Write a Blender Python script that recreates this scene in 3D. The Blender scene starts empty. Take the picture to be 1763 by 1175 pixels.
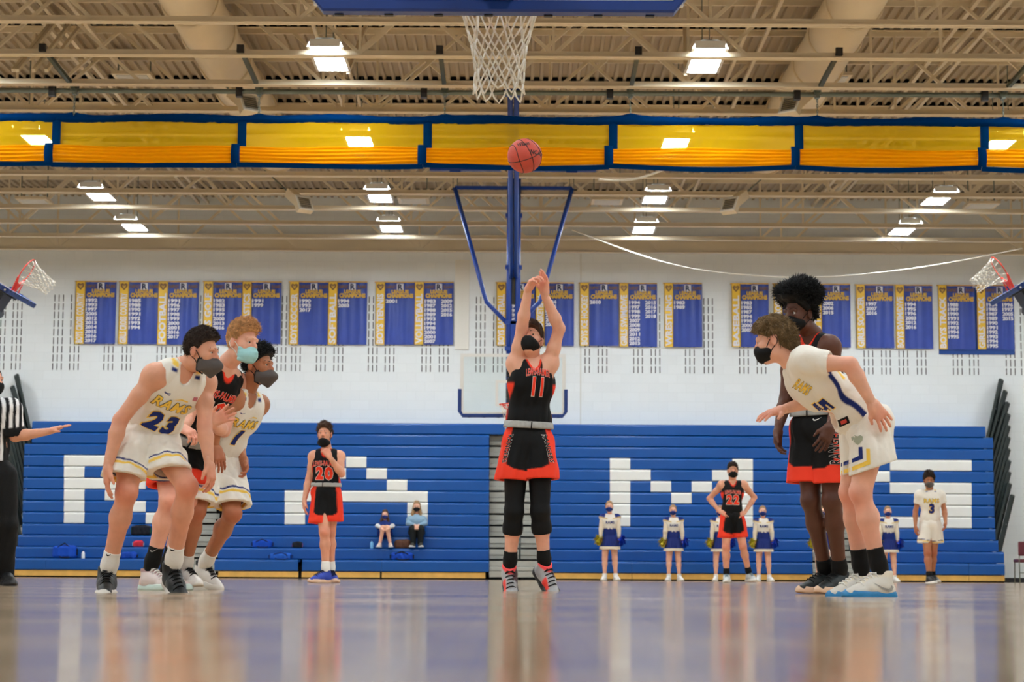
import bpy, bmesh, math, random
import numpy as np
from mathutils import Vector, Matrix
from mathutils.bvhtree import BVHTree

# ------------------------------------------------------------------ camera, world, exposure
SC = bpy.context.scene
COL = SC.collection
FPX, CX, CY, CAMH = 3428.0, 881.5, 587.5, 0.118
_p = math.atan((989.0 - CY) / FPX)
_y = math.atan((893.0 - CX) / FPX * math.cos(_p))
_r = math.radians(0.335)
CF = np.array([-math.sin(_y) * math.cos(_p), math.cos(_y) * math.cos(_p), math.sin(_p)])
_R0 = np.array([math.cos(_y), math.sin(_y), 0.0])
_U0 = np.cross(_R0, CF)
CR = math.cos(_r) * _R0 + math.sin(_r) * _U0
CU = -math.sin(_r) * _R0 + math.cos(_r) * _U0
cam = bpy.data.cameras.new('camera')
cam.sensor_width = 36.0
cam.lens = FPX / 1763.0 * 36.0
cam.clip_start, cam.clip_end = 0.05, 200
cam.dof.use_dof = True
cam.dof.focus_distance = 13.3
cam.dof.aperture_fstop = 5.6
camo = bpy.data.objects.new('camera', cam)
COL.objects.link(camo)
camo.matrix_world = Matrix(((CR[0], CU[0], -CF[0], 0), (CR[1], CU[1], -CF[1], 0), (CR[2], CU[2], -CF[2], CAMH), (0, 0, 0, 1)))
SC.camera = camo
W = bpy.data.worlds.new('world'); SC.world = W; W.use_nodes = True
W.node_tree.nodes['Background'].inputs[0].default_value = (0.8, 0.85, 0.9, 1)
W.node_tree.nodes['Background'].inputs[1].default_value = 0.05
SC.view_settings.view_transform = 'Standard'
SC.view_settings.look = 'None'
SC.view_settings.gamma = 1.0
SC.view_settings.use_curve_mapping = False
SC.view_settings.exposure = -0.34
LAMP = 92.0            # emission of the gym's ceiling fixtures
SC.cycles.use_denoising = True
SC.cycles.max_bounces = 8
SC.cycles.diffuse_bounces = 5
SC.cycles.glossy_bounces = 4
SC.cycles.transparent_max_bounces = 12
SC.cycles.sample_clamp_indirect = 6.0

def at(px, py, Y):
    """world point seen at a pixel of the 1763x1175 frame, at depth Y"""
    d = CF * FPX + CR * (px - CX) - CU * (py - CY)
    return np.array([0, 0, CAMH]) + d * (Y / d[1])
def V(*a): return np.array(a, float)
def nrm(v):
    v = np.asarray(v, float); n = np.linalg.norm(v)
    return v / n if n > 1e-9 else v

# ------------------------------------------------------------------ materials
MATS = {}
def lin(c):
    return tuple(((x / 12.92) if x <= 0.04045 else ((x + 0.055) / 1.055) ** 2.4) for x in c)
def rgb(r, g, b): return lin((r / 255., g / 255., b / 255.))
def mat(name, col, rough=0.5, metal=0.0, spec=0.5, noise=0.0, nscale=8.0, bump=0.0, bscale=60.0, emit=0.0, sheen=0.0, trans=0.0, coat=0.0, alpha=1.0, attr=False, ior=1.5, sss=0.0):
    if name in MATS: return MATS[name]
    m = bpy.data.materials.new(name); m.use_nodes = True
    nt = m.node_tree; b = nt.nodes['Principled BSDF']
    b.inputs['Base Color'].default_value = (*col, 1)
    b.inputs['Roughness'].default_value = rough
    b.inputs['Metallic'].default_value = metal
    b.inputs['Specular IOR Level'].default_value = spec
    b.inputs['IOR'].default_value = ior
    b.inputs['Sheen Weight'].default_value = sheen
    b.inputs['Transmission Weight'].default_value = trans
    b.inputs['Coat Weight'].default_value = coat
    b.inputs['Alpha'].default_value = alpha
    if sss:
        b.inputs['Subsurface Weight'].default_value = sss
        b.inputs['Subsurface Radius'].default_value = (0.02, 0.007, 0.004)
        b.inputs['Subsurface Scale'].default_value = 1.0
    if emit:
        b.inputs['Emission Color'].default_value = (*col, 1); b.inputs['Emission Strength'].default_value = emit
    src = None
    if attr:
        a = nt.nodes.new('ShaderNodeVertexColor'); a.layer_name = 'Col'; src = a.outputs['Color']
        nt.links.new(src, b.inputs['Base Color'])
    if noise or bump:
        tc = nt.nodes.new('ShaderNodeTexCoord')
    if noise:
        n = nt.nodes.new('ShaderNodeTexNoise'); n.inputs['Scale'].default_value = nscale; n.inputs['Detail'].default_value = 5
        nt.links.new(tc.outputs['Object'], n.inputs['Vector'])
        mr = nt.nodes.new('ShaderNodeMapRange'); mr.inputs[1].default_value = 0.3; mr.inputs[2].default_value = 0.7
        mr.inputs[3].default_value = 1 - noise; mr.inputs[4].default_value = 1 + noise
        nt.links.new(n.outputs['Fac'], mr.inputs[0])
        mx = nt.nodes.new('ShaderNodeVectorMath'); mx.operation = 'SCALE'
        if src is not None: nt.links.new(src, mx.inputs[0])
        else: mx.inputs[0].default_value = col
        nt.links.new(mr.outputs[0], mx.inputs['Scale'])
        nt.links.new(mx.outputs[0], b.inputs['Base Color'])
    if bump:
        n2 = nt.nodes.new('ShaderNodeTexNoise'); n2.inputs['Scale'].default_value = bscale; n2.inputs['Detail'].default_value = 4
        nt.links.new(tc.outputs['Object'], n2.inputs['Vector'])
        bp = nt.nodes.new('ShaderNodeBump'); bp.inputs['Strength'].default_value = bump; bp.inputs['Distance'].default_value = 0.01
        nt.links.new(n2.outputs['Fac'], bp.inputs['Height']); nt.links.new(bp.outputs[0], b.inputs['Normal'])
    MATS[name] = m
    return m

CREAM = mat('cream_paint', rgb(222, 208, 181), 0.55, noise=0.05, nscale=0.7)
DECK = mat('deck_paint', rgb(174, 158, 132), 0.6, noise=0.06, nscale=0.6)
DUCTM = mat('duct_paint', rgb(230, 214, 184), 0.5, noise=0.04, nscale=1.0, bump=0.15, bscale=14)
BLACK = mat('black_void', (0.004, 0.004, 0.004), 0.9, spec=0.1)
BLACKP = mat('black_plastic', (0.012, 0.012, 0.013), 0.45)
BLUE = mat('bleacher_blue', rgb(0, 76, 152), 0.38, spec=0.4, noise=0.05, nscale=3, bump=0.05, bscale=90)
WHITEP = mat('bleacher_white', rgb(232, 231, 224), 0.4, spec=0.4, noise=0.02, nscale=3)
PADBLUE = mat('pad_blue', rgb(0, 48, 122), 0.4, noise=0.05, nscale=6)
STEELBLUE = mat('steel_blue', rgb(6, 62, 160), 0.35, spec=0.6)
WOODK = mat('kickboard_wood', rgb(226, 178, 92), 0.45, noise=0.12, nscale=5)
GREYA = mat('aisle_grey', rgb(164, 164, 156), 0.5, noise=0.08, nscale=4)
GREYD = mat('aisle_dark', rgb(74, 76, 76), 0.7)
RAILM = mat('rail_green', rgb(30, 42, 42), 0.4, spec=0.5)
GALV = mat('galvanised', rgb(120, 128, 118), 0.4, metal=0.6)
DKGREEN = mat('dark_pipe', rgb(62, 72, 62), 0.45, metal=0.3)
REDRIM = mat('rim_orange', rgb(235, 52, 30), 0.35, spec=0.6)
NETW = mat('net_cord', rgb(236, 232, 220), 0.7)
WHITEM = mat('white_metal', rgb(226, 226, 222), 0.4)
BANB = mat('banner_blue', rgb(38, 66, 158), 0.42, noise=0.10, nscale=2.5, bump=0.35, bscale=4)
BANY = mat('banner_yellow', rgb(238, 196, 62), 0.5, noise=0.06, nscale=3)
BANW = mat('banner_white', rgb(226, 226, 236), 0.6)
BANG = mat('banner_gold_print', rgb(206, 166, 70), 0.6)
BANBR = mat('banner_brown', rgb(126, 92, 62), 0.6)
BANN = mat('banner_navy', rgb(22, 34, 76), 0.6)
SILV = mat('silver_grille', rgb(120, 118, 110), 0.5, metal=0.3)

def wall_material():
    m = bpy.data.materials.new('painted_block'); m.use_nodes = True
    nt = m.node_tree; b = nt.nodes['Principled BSDF']
    b.inputs['Roughness'].default_value = 0.6
    tc = nt.nodes.new('ShaderNodeTexCoord'); mp = nt.nodes.new('ShaderNodeMapping')
    mp.inputs['Rotation'].default_value = (math.pi / 2, 0, 0)
    br = nt.nodes.new('ShaderNodeTexBrick')
    br.inputs['Color1'].default_value = (*rgb(230, 235, 237), 1); br.inputs['Color2'].default_value = (*rgb(227, 232, 234), 1)
    br.inputs['Mortar'].default_value = (*rgb(224, 229, 231), 1)
    br.inputs['Scale'].default_value = 1; br.inputs['Brick Width'].default_value = 0.4; br.inputs['Row Height'].default_value = 0.2
    br.inputs['Mortar Size'].default_value = 0.006
    nt.links.new(tc.outputs['Object'], mp.inputs[0]); nt.links.new(mp.outputs[0], br.inputs[0])
    nt.links.new(br.outputs['Color'], b.inputs['Base Color'])
    bp = nt.nodes.new('ShaderNodeBump'); bp.inputs['Strength'].default_value = 0.1; bp.inputs['Distance'].default_value = 0.003; bp.invert = True
    nt.links.new(br.outputs['Fac'], bp.inputs['Height']); nt.links.new(bp.outputs[0], b.inputs['Normal'])
    return m
WALLM = wall_material()

def floor_material():
    m = bpy.data.materials.new('maple_floor'); m.use_nodes = True
    nt = m.node_tree; b = nt.nodes['Principled BSDF']
    tc = nt.nodes.new('ShaderNodeTexCoord')
    br = nt.nodes.new('ShaderNodeTexBrick')
    mp = nt.nodes.new('ShaderNodeMapping'); mp.inputs['Rotation'].default_value = (0, 0, math.pi / 2)
    br.inputs['Color1'].default_value = (*rgb(204, 178, 146), 1); br.inputs['Color2'].default_value = (*rgb(190, 164, 132), 1)
    br.inputs['Mortar'].default_value = (*rgb(120, 92, 62), 1)
    br.inputs['Scale'].default_value = 1; br.inputs['Brick Width'].default_value = 1.1; br.inputs['Row Height'].default_value = 0.057
    br.inputs['Mortar Size'].default_value = 0.0012
    nt.links.new(tc.outputs['Object'], mp.inputs[0]); nt.links.new(mp.outputs[0], br.inputs[0])
    nt.links.new(br.outputs['Color'], b.inputs['Base Color'])
    b.inputs['Roughness'].default_value = 0.2
    b.inputs['IOR'].default_value = 1.45
    n = nt.nodes.new('ShaderNodeTexNoise'); n.inputs['Scale'].default_value = 0.8; n.inputs['Detail'].default_value = 3
    nt.links.new(tc.outputs['Object'], n.inputs['Vector'])
    mr = nt.nodes.new('ShaderNodeMapRange'); mr.inputs[1].default_value = 0.3; mr.inputs[2].default_value = 0.7
    mr.inputs[3].default_value = 0.09; mr.inputs[4].default_value = 0.15
    nt.links.new(n.outputs['Fac'], mr.inputs[0]); nt.links.new(mr.outputs[0], b.inputs['Roughness'])
    return m
FLOORM = floor_material()

def glass_material():
    m = bpy.data.materials.new('backboard_glass'); m.use_nodes = True
    nt = m.node_tree; nt.nodes.clear()
    o = nt.nodes.new('ShaderNodeOutputMaterial'); mx = nt.nodes.new('ShaderNodeMixShader')
    t = nt.nodes.new('ShaderNodeBsdfTransparent'); g = nt.nodes.new('ShaderNodeBsdfGlossy'); g.inputs['Roughness'].default_value = 0.05
    t.inputs[0].default_value = (0.95, 0.975, 0.97, 1)
    f = nt.nodes.new('ShaderNodeFresnel'); f.inputs[0].default_value = 1.5
    nt.links.new(f.outputs[0], mx.inputs[0]); nt.links.new(t.outputs[0], mx.inputs[1]); nt.links.new(g.outputs[0], mx.inputs[2])
    nt.links.new(mx.outputs[0], o.inputs[0]); return m
GLASS = glass_material()

def sheer_material(name, col, see):
    m = bpy.data.materials.new(name); m.use_nodes = True
    nt = m.node_tree; nt.nodes.clear()
    o = nt.nodes.new('ShaderNodeOutputMaterial')
    d = nt.nodes.new('ShaderNodeBsdfDiffuse'); d.inputs[0].default_value = (*col, 1)
    t = nt.nodes.new('ShaderNodeBsdfTranslucent'); t.inputs[0].default_value = (*col, 1)
    x = nt.nodes.new('ShaderNodeBsdfTransparent'); x.inputs[0].default_value = (1, 0.85, 0.25, 1)
    m1 = nt.nodes.new('ShaderNodeMixShader'); m1.inputs[0].default_value = 0.55
    m2 = nt.nodes.new('ShaderNodeMixShader'); m2.inputs[0].default_value = see
    nt.links.new(d.outputs[0], m1.inputs[1]); nt.links.new(t.outputs[0], m1.inputs[2])
    nt.links.new(m1.outputs[0], m2.inputs[1]); nt.links.new(x.outputs[0], m2.inputs[2])
    nt.links.new(m2.outputs[0], o.inputs[0]); return m
SHEER = sheer_material('curtain_mesh', rgb(250, 200, 20), 0.42)
FOLDY = sheer_material('curtain_folds', rgb(250, 172, 10), 0.02)
CURB = sheer_material('curtain_blue', rgb(4, 52, 108), 0.0)

# ------------------------------------------------------------------ mesh helpers
class MB:
    def __init__(s): s.v = []; s.f = []
    def add(s, vs, fs):
        n = len(s.v); s.v += [tuple(map(float, p)) for p in vs]; s.f += [tuple(i + n for i in q) for q in fs]; return s
    def box(s, x0, x1, y0, y1, z0, z1):
        return s.add([(x0,y0,z0),(x1,y0,z0),(x1,y1,z0),(x0,y1,z0),(x0,y0,z1),(x1,y0,z1),(x1,y1,z1),(x0,y1,z1)],
                     [(0,3,2,1),(4,5,6,7),(0,1,5,4),(1,2,6,5),(2,3,7,6),(3,0,4,7)])
    def obox(s, c, ax, hs):
        c = np.array(c, float); X, Y, Z = [np.array(a, float) for a in ax]; a, b, d = hs; vs = []
        for k in (-1, 1):
            for i, j in ((-1,-1),(1,-1),(1,1),(-1,1)): vs.append(c + X*a*i + Y*b*j + Z*d*k)
        return s.add(vs, [(0,3,2,1),(4,5,6,7),(0,1,5,4),(1,2,6,5),(2,3,7,6),(3,0,4,7)])
    def bar(s, a, b, w, h, up=(0,0,1)):
        a = np.array(a, float); b = np.array(b, float); d = b - a; L = np.linalg.norm(d); d /= L
        r = np.cross(d, up); 
        if np.linalg.norm(r) < 1e-5: r = np.cross(d, (1, 0, 0))
        r = nrm(r); u = np.cross(r, d)
        return s.obox((a + b) / 2, (r, d, u), (w / 2, L / 2, h / 2))
    def tube(s, pts, r, n=8, closed=False, caps=True):
        pts = [np.array(p, float) for p in pts]; m = len(pts)
        rs = r if hasattr(r, '__len__') else [r] * m
        t0 = nrm(pts[1] - pts[0]); ref = np.array((0, 0, 1.)) if abs(t0[2]) < 0.9 else np.array((1., 0, 0))
        u = nrm(np.cross(t0, ref)); vs = []
        for i in range(m):
            if closed: t = nrm(pts[(i + 1) % m] - pts[i - 1])
            else: t = nrm(pts[min(i + 1, m - 1)] - pts[max(i - 1, 0)])
            u = nrm(u - t * np.dot(u, t)); w = np.cross(t, u)
            for k in range(n):
                a = 2 * math.pi * k / n; vs.append(pts[i] + (u * math.cos(a) + w * math.sin(a)) * rs[i])
        fs = []
        for i in range(m if closed else m - 1):
            j = (i + 1) % m
            for k in range(n):
                l = (k + 1) % n; fs.append((i*n+k, i*n+l, j*n+l, j*n+k))
        if caps and not closed: fs.append(tuple(range(n))[::-1]); fs.append(tuple((m-1)*n + k for k in range(n)))
        return s.add(vs, fs)
    def prism_x(s, prof, x0, x1):
        n = len(prof); vs = [(x0, y, z) for y, z in prof] + [(x1, y, z) for y, z in prof]
        return s.add(vs, [(i, (i+1) % n, n + (i+1) % n, n + i) for i in range(n)] + [tuple(range(n))[::-1], tuple(range(n, 2*n))])
    def poly(s, pts): return s.add(pts, [tuple(range(len(pts)))])
    def slab(s, pts, th):
        """closed outline of 3D points in one plane, thickened by vector th"""
        n = len(pts); th = np.array(th, float); pts = [np.array(p, float) for p in pts]
        return s.add(pts + [p + th for p in pts], [tuple(range(n))[::-1], tuple(range(n, 2*n))] + [(i, (i+1) % n, n + (i+1) % n, n + i) for i in range(n)])
    def grid(s, fn, nu, nv):
        vs = [fn(i / nu, j / nv) for j in range(nv + 1) for i in range(nu + 1)]
        return s.add(vs, [(j*(nu+1)+i, j*(nu+1)+i+1, (j+1)*(nu+1)+i+1, (j+1)*(nu+1)+i) for j in range(nv) for i in range(nu)])
    def mesh(s, name, smooth=False):
        me = bpy.data.meshes.new(name); me.from_pydata(s.v, [], s.f); me.validate()
        if smooth: me.polygons.foreach_set('use_smooth', [True] * len(me.polygons))
        me.update(); return me
    def build(s, name, material, parent=None, smooth=False):
        me = s.mesh(name, smooth); me.materials.append(material)
        return link(name, me, parent)
def link(name, data, parent=None):
    o = bpy.data.objects.new(name, data); COL.objects.link(o)
    if parent is not None: o.parent = parent
    return o
def tag(o, label=None, cat=None, group=None, kind=None):
    if label: o['label'] = label
    if cat: o['category'] = cat
    if group: o['group'] = group
    if kind: o['kind'] = kind
    return o
def thing(name, label, cat, loc=(0, 0, 0), group=None):
    o = bpy.data.objects.new(name, None); COL.objects.link(o); o.location = loc; o.empty_display_size = 0.1
    return tag(o, label, cat, group)
def fixn(o):
    bm = bmesh.new(); bm.from_mesh(o.data); bmesh.ops.recalc_face_normals(bm, faces=bm.faces); bm.to_mesh(o.data); bm.free(); return o

_TX = {}
def _raw_text(s, bold, shear, space):
    cu = bpy.data.curves.new('t', 'FONT'); cu.body = s; cu.size = 1.0; cu.offset = bold; cu.shear = shear; cu.space_character = space
    cu.resolution_u = 2; cu.fill_mode = 'FRONT'; cu.dimensions = '2D'
    o = bpy.data.objects.new('t', cu); me = bpy.data.meshes.new_from_object(o)
    v = np.empty(len(me.vertices) * 3, np.float32); me.vertices.foreach_get('co', v); v = v.reshape(-1, 3)[:, :2].astype(float)
    f = [tuple(p.vertices) for p in me.polygons]
    bpy.data.objects.remove(o); bpy.data.curves.remove(cu); bpy.data.meshes.remove(me)
    return v, f
def text2d(s, bold=0.0, shear=0.0, space=1.0):
    """flat mesh of a word in the x-y plane, centred, in units of its letter height; layers of other boldness stay aligned"""
    key = (s, bold, shear, space)
    if key in _TX: return _TX[key]
    rk = (s, 'ref', shear, space)
    if rk not in _TX:
        v, f = _raw_text(s, 0.0, shear, space); lo, hi = v.min(0), v.max(0); _TX[rk] = ((lo + hi) / 2, hi[1] - lo[1])
    v, f = _raw_text(s, bold, shear, space)
    c, h = _TX[rk]; v = (v - c) / h
    _TX[key] = (v, f); return v, f
def put_text(mb, s, c, w, h, ux, uy, bold=0.02, shear=0.0):
    """word on a flat surface, centred on c, fitted to width w (0 = natural) and height h"""
    v, f = text2d(s, bold, shear); c = np.array(c, float); ux = np.array(ux, float); uy = np.array(uy, float)
    sx = h if not w else w / (v[:, 0].max() - v[:, 0].min())
    mb.add([c + ux * (p[0] * sx) + uy * (p[1] * h) for p in v], f)
# ------------------------------------------------------------------ the room shell
YB = 42.5           # back wall
XW, YF, ZD = 17.0, -5.0, 8.2
tag(MB().box(-XW, XW, YF, YB, -0.2, 0).build('floor', FLOORM), 'glossy varnished maple basketball floor', kind='structure')
wb = tag(MB().box(-XW, XW, YB, YB + 0.3, 0, ZD + 0.2).build('wall_back', WALLM), 'white painted block wall behind the bleachers', kind='structure')
tag(MB().box(-XW - 0.3, -XW, YF, YB, 0, ZD + 0.2).build('wall_left', WALLM), 'white painted side wall', kind='structure')
tag(MB().box(XW, XW + 0.3, YF, YB, 0, ZD + 0.2).build('wall_right', WALLM), 'white painted side wall', kind='structure')
tag(MB().box(-XW, XW, YF - 0.3, YF, 0, ZD + 0.2).build('wall_front', WALLM), 'white painted end wall', kind='structure')
# ceiling: fluted metal deck, flutes running along the hall
m = MB(); n = int(2 * XW / 0.152); prof = []
for i in range(n):
    x = -XW + i * 0.152
    prof += [(x, ZD), (x + 0.045, ZD), (x + 0.06, ZD + 0.05), (x + 0.137, ZD + 0.05)]
vs = [(x, YF, z) for x, z in prof] + [(x, YB, z) for x, z in prof]; N = len(prof)
m.add(vs, [(i, N + i, N + i + 1, i + 1) for i in range(N - 1)])
tag(m.build('ceiling', DECK), 'cream painted fluted metal roof deck', kind='structure')
# black rubber base along the back wall
tag(MB().box(-XW, XW, YB - 0.012, YB, 0, 0.1).build('baseboard_back', BLACKP), 'black rubber base strip', kind='structure')

# acoustic slots in the block wall: groups of three columns of short slots
def slots():
    m = MB()
    groups = []
    for x0 in (-6, 22, 93, 122, 181, 212, 272, 298, 330, 362, 395, 440, 478, 503, 546, 576, 635, 664, 727, 757, 820, 850, 905, 1000, 1030, 1091, 1121, 1180, 1212, 1273, 1303, 1355, 1400, 1487, 1517, 1547, 1578, 1640, 1668, 1731, 1757):
        groups.append(x0)
    for x0 in groups:
        for c in range(3):
            px = x0 + c * 7.4
            P = at(px, 560, YB)
            for r in range(9):
                z1 = 6.05 - r * 0.1855
                m.box(P[0] - 0.0095, P[0] + 0.0095, YB - 0.002, YB + 0.05, z1 - 0.148, z1)
    o = m.build('acoustic_slots', mat('slot_shadow', rgb(34, 36, 35), 0.9), wb); o['kind'] = 'stuff'
slots()
# pale conduit box column on the wall, left of the far hoop
def wall_box():
    a = at(784, 448, YB); b = at(807, 602, YB)
    m = MB(); m.box(a[0], b[0], YB - 0.035, YB, b[2], a[2])
    tag(m.build('trim_1', mat('wall_pale', rgb(228, 226, 218), 0.6)), 'pale boxed-in pipe chase on the back wall', kind='structure')
    m = MB(); x = at(1000, 500, YB)[0]; m.box(x - 0.012, x + 0.012, YB - 0.003, YB, 3.2, 7.0)
    tag(m.build('trim_2', mat('wall_joint', rgb(206, 206, 200), 0.7)), 'vertical control joint in the back wall', kind='structure')
    m = MB(); m.box(-XW, XW, YB - 0.16, YB, 7.02, 7.3)
    tag(m.build('trim_3', CREAM), 'cream ledger beam along the top of the back wall', kind='structure')
wall_box()

# ------------------------------------------------------------------ roof trusses, bridging, ducts, lights
ZJ, TD = 6.9, 1.28
TX = 13.0
ORD = ['first', 'second', 'third', 'fourth', 'fifth', 'sixth', 'seventh', 'eighth', 'ninth', 'tenth', 'eleventh', 'twelfth', 'thirteenth', 'fourteenth', 'fifteenth']
def trusses():
    m = MB()   # bottom chord: two angles back to back
    m.box(-TX, TX, -0.075, -0.008, 0, 0.012); m.box(-TX, TX, -0.02, -0.008, 0.012, 0.085)
    m.box(-TX, TX, 0.008, 0.075, 0, 0.012); m.box(-TX, TX, 0.008, 0.02, 0.012, 0.085)
    bc = m.mesh('bottom_chord'); bc.materials.append(CREAM)
    m = MB(); m.box(-TX, TX, -0.07, 0.07, TD - 0.012, TD); m.box(-TX, TX, -0.02, 0.02, TD - 0.09, TD - 0.012)
    tc = m.mesh('top_chord'); tc.materials.append(CREAM)
    P = 1.28
    m = MB(); m.bar((0, 0, 0.04), (P, 0, TD - 0.05), 0.05, 0.045); dg = m.mesh('web_diagonal'); dg.materials.append(CREAM)
    m = MB(); m.box(-0.018, 0.018, -0.018, 0.018, 0.02, TD - 0.02); ve = m.mesh('web_post'); ve.materials.append(CREAM)
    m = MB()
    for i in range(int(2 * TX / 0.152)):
        x = -XW + (i + 26) * 0.152; m.box(x + 0.053, x + 0.144, -0.068, 0.05, TD + 0.002, TD + 0.066)  # black boxes darken the deck flute gaps above the top chord
    fc = m.mesh('dark_flute_boxes'); fc.materials.append(BLACK)
    k = 0
    ys = [20.9 + 1.6 * i for i in range(14)]
    for i, y in enumerate(ys):
        t = thing('roof_truss', f'cream steel roof truss, {ORD[len(ys) - 1 - i]} from the back wall', 'roof truss', (0, y, ZJ), 'roof trusses')
        link('bottom_chord', bc, t); link('top_chord', tc, t); c = link('dark_flute_boxes', fc, t); c['kind'] = 'stuff'
        off = -TX + (i % 2) * 0.64
        x = off; j = 0
        while x + P < TX:
            if abs(abs(x + P / 2) - 4.3) < 0.75: x += P; j += 1; continue
            d = link('web_diagonal', dg, t)
            if j % 2 == 0: d.location = (x, 0, 0)
            else: d.location = (x + P, 0, 0); d.scale = (-1, 1, 1)
            if j % 2 == 0: v = link('web_post', ve, t); v.location = (x, 0, 0)
            x += P; j += 1
trusses()

def bridging():
    for nm, xs in (('left', (-6.95, -6.75, -6.35)), ('right', (6.35, 6.6, 6.8))):
        t = thing('bridging_bars', f'row of cream bridging bars under the roof deck on the {nm} side', 'bridging')
        for x in xs:
            MB().bar((x, 20.5, ZD - 0.12), (x, YB, ZD - 0.12), 0.06, 0.06).build('bar', CREAM, t)
    for nm, x in (('left', -3.0), ('right', 3.3)):
        t = thing('bridging_bars', f'pair of thin cream bars beside the {nm} round duct', 'bridging')
        for dx in (0, 0.3):
            MB().bar((x + dx, 20.5, ZD - 0.2), (x + dx, YB, ZD - 0.2), 0.05, 0.05).build('bar', CREAM, t)
    # slanting cross bridging between trusses, seen as near-upright cream struts
    for k, (px, py) in enumerate(((25, 55), (60, 55), (30, 110), (80, 110), (240, 300), (262, 300), (290, 312), (1490, 300), (1520, 310), (1590, 300), (1612, 312), (600, 60), (1180, 60))):
        Y = 26.9 if py < 200 else 33.0
        a = at(px, py, Y); 
        b = a + V(0.05, 1.5, 0); a = V(a[0], Y, ZJ + 0.1); b = V(a[0] + 0.12, Y + 1.55, ZD - 0.1)
        o = MB().bar(a, b, 0.05, 0.05).build('roof_strut', CREAM)
        tag(o, f'slim cream diagonal strut between roof trusses, {["far left", "second from the far left", "lower far left", "lower second from the far left", "left behind the curtain", "middle of three left behind the curtain", "right of three left behind the curtain", "first right of the far mast", "second right of the far mast", "third right of the far mast", "fourth right of the far mast", "beside the near left light", "beside the near right light"][k]}', 'strut', 'struts between the roof trusses')
bridging()

def duct(x, side):
    t = thing('round_duct', f'large cream round air duct running under the roof on the {side}', 'air duct', (x, 0, 7.68))
    r = 0.37
    for k, y0 in enumerate([19.3 + 1.6 * i for i in range(10)]):
        y1 = y0 + 1.6
        m = MB(); n = 28; prof = [(y0, r * 0.97), (y0 + 0.03, r), (y1 - 0.3, r), (y1 - 0.02, r), (y1, r * 0.97)]
        vs = []; fs = []
        for y, rr in prof:
            for i in range(n):
                a = 2 * math.pi * i / n; vs.append((rr * math.cos(a), y, rr * math.sin(a)))
        for i in range(len(prof) - 1):
            for j in range(n): fs.append((i*n+j, i*n+(j+1) % n, (i+1)*n+(j+1) % n, (i+1)*n+j))
        if k == 9: fs.append(tuple(range((len(prof)-1)*n, len(prof)*n)))
        m.add(vs, fs); o = m.build('duct_section', DUCTM, t, True)
        o2 = MB().tube([(rr_x * 1, y1, 0) for rr_x in (0, 0)] if False else [((r + 0.012) * math.cos(a), y1, (r + 0.012) * math.sin(a)) for a in np.linspace(0, 2 * math.pi, 28, endpoint=False)], 0.024, 6, closed=True).build('joint_band', DUCTM, o, True)
duct(at(399, 130, 28)[0] * 7.5 / 7.3 - 0.12, 'left')
duct(at(1397, 130, 28)[0] * 7.5 / 7.3 + 0.12, 'right')

def register(px, py, Y, yaw, label):
    P = at(px, py, Y)
    t = thing('air_register', label, 'air register', P)
    t.rotation_euler = (math.radians(-28), 0, math.radians(yaw))
    s = 0.15
    m = MB(); m.box(-s, s, 0.0, 0.1, -s, s); m.build('box', CREAM, t)
    m = MB()
    for a in ((-s, s, -s, -s + 0.03), (-s, s, s - 0.03, s), (-s, -s + 0.03, -s + 0.03, s - 0.03), (s - 0.03, s, -s + 0.03, s - 0.03)): m.box(a[0], a[1], -0.025, 0, a[2], a[3])
    m.build('frame', WHITEM, t)
    for i in range(7):
        z = -s + 0.055 + i * 0.038
        m = MB(); m.box(-s + 0.03, s - 0.03, -0.012, 0.0, z - 0.009, z + 0.009); m.build('louvre', SILV, t)
    m = MB(); m.bar((0, 0.08, 0.05), (0, 0.3, 0.45), 0.16, 0.16); m.build('neck', CREAM, t)
    m = MB(); m.bar((0, 0.25, 0.35), (0, 0.25 + 0.55, 1.35), 0.02, 0.02); m.build('hanger_rod', GALV, t)
register(430, 178, 28.2, 40, 'square grilled air register left of the hoop net, above the blue curtain band')
register(1360, 180, 28.2, -40, 'square grilled air register right of the hoop net, above the blue curtain band')
register(524, 350, 34.6, 40, 'square grilled air register below the curtain, left of the far mast')
register(1256, 352, 34.6, -40, 'square grilled air register below the curtain, right of the far mast')

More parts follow.
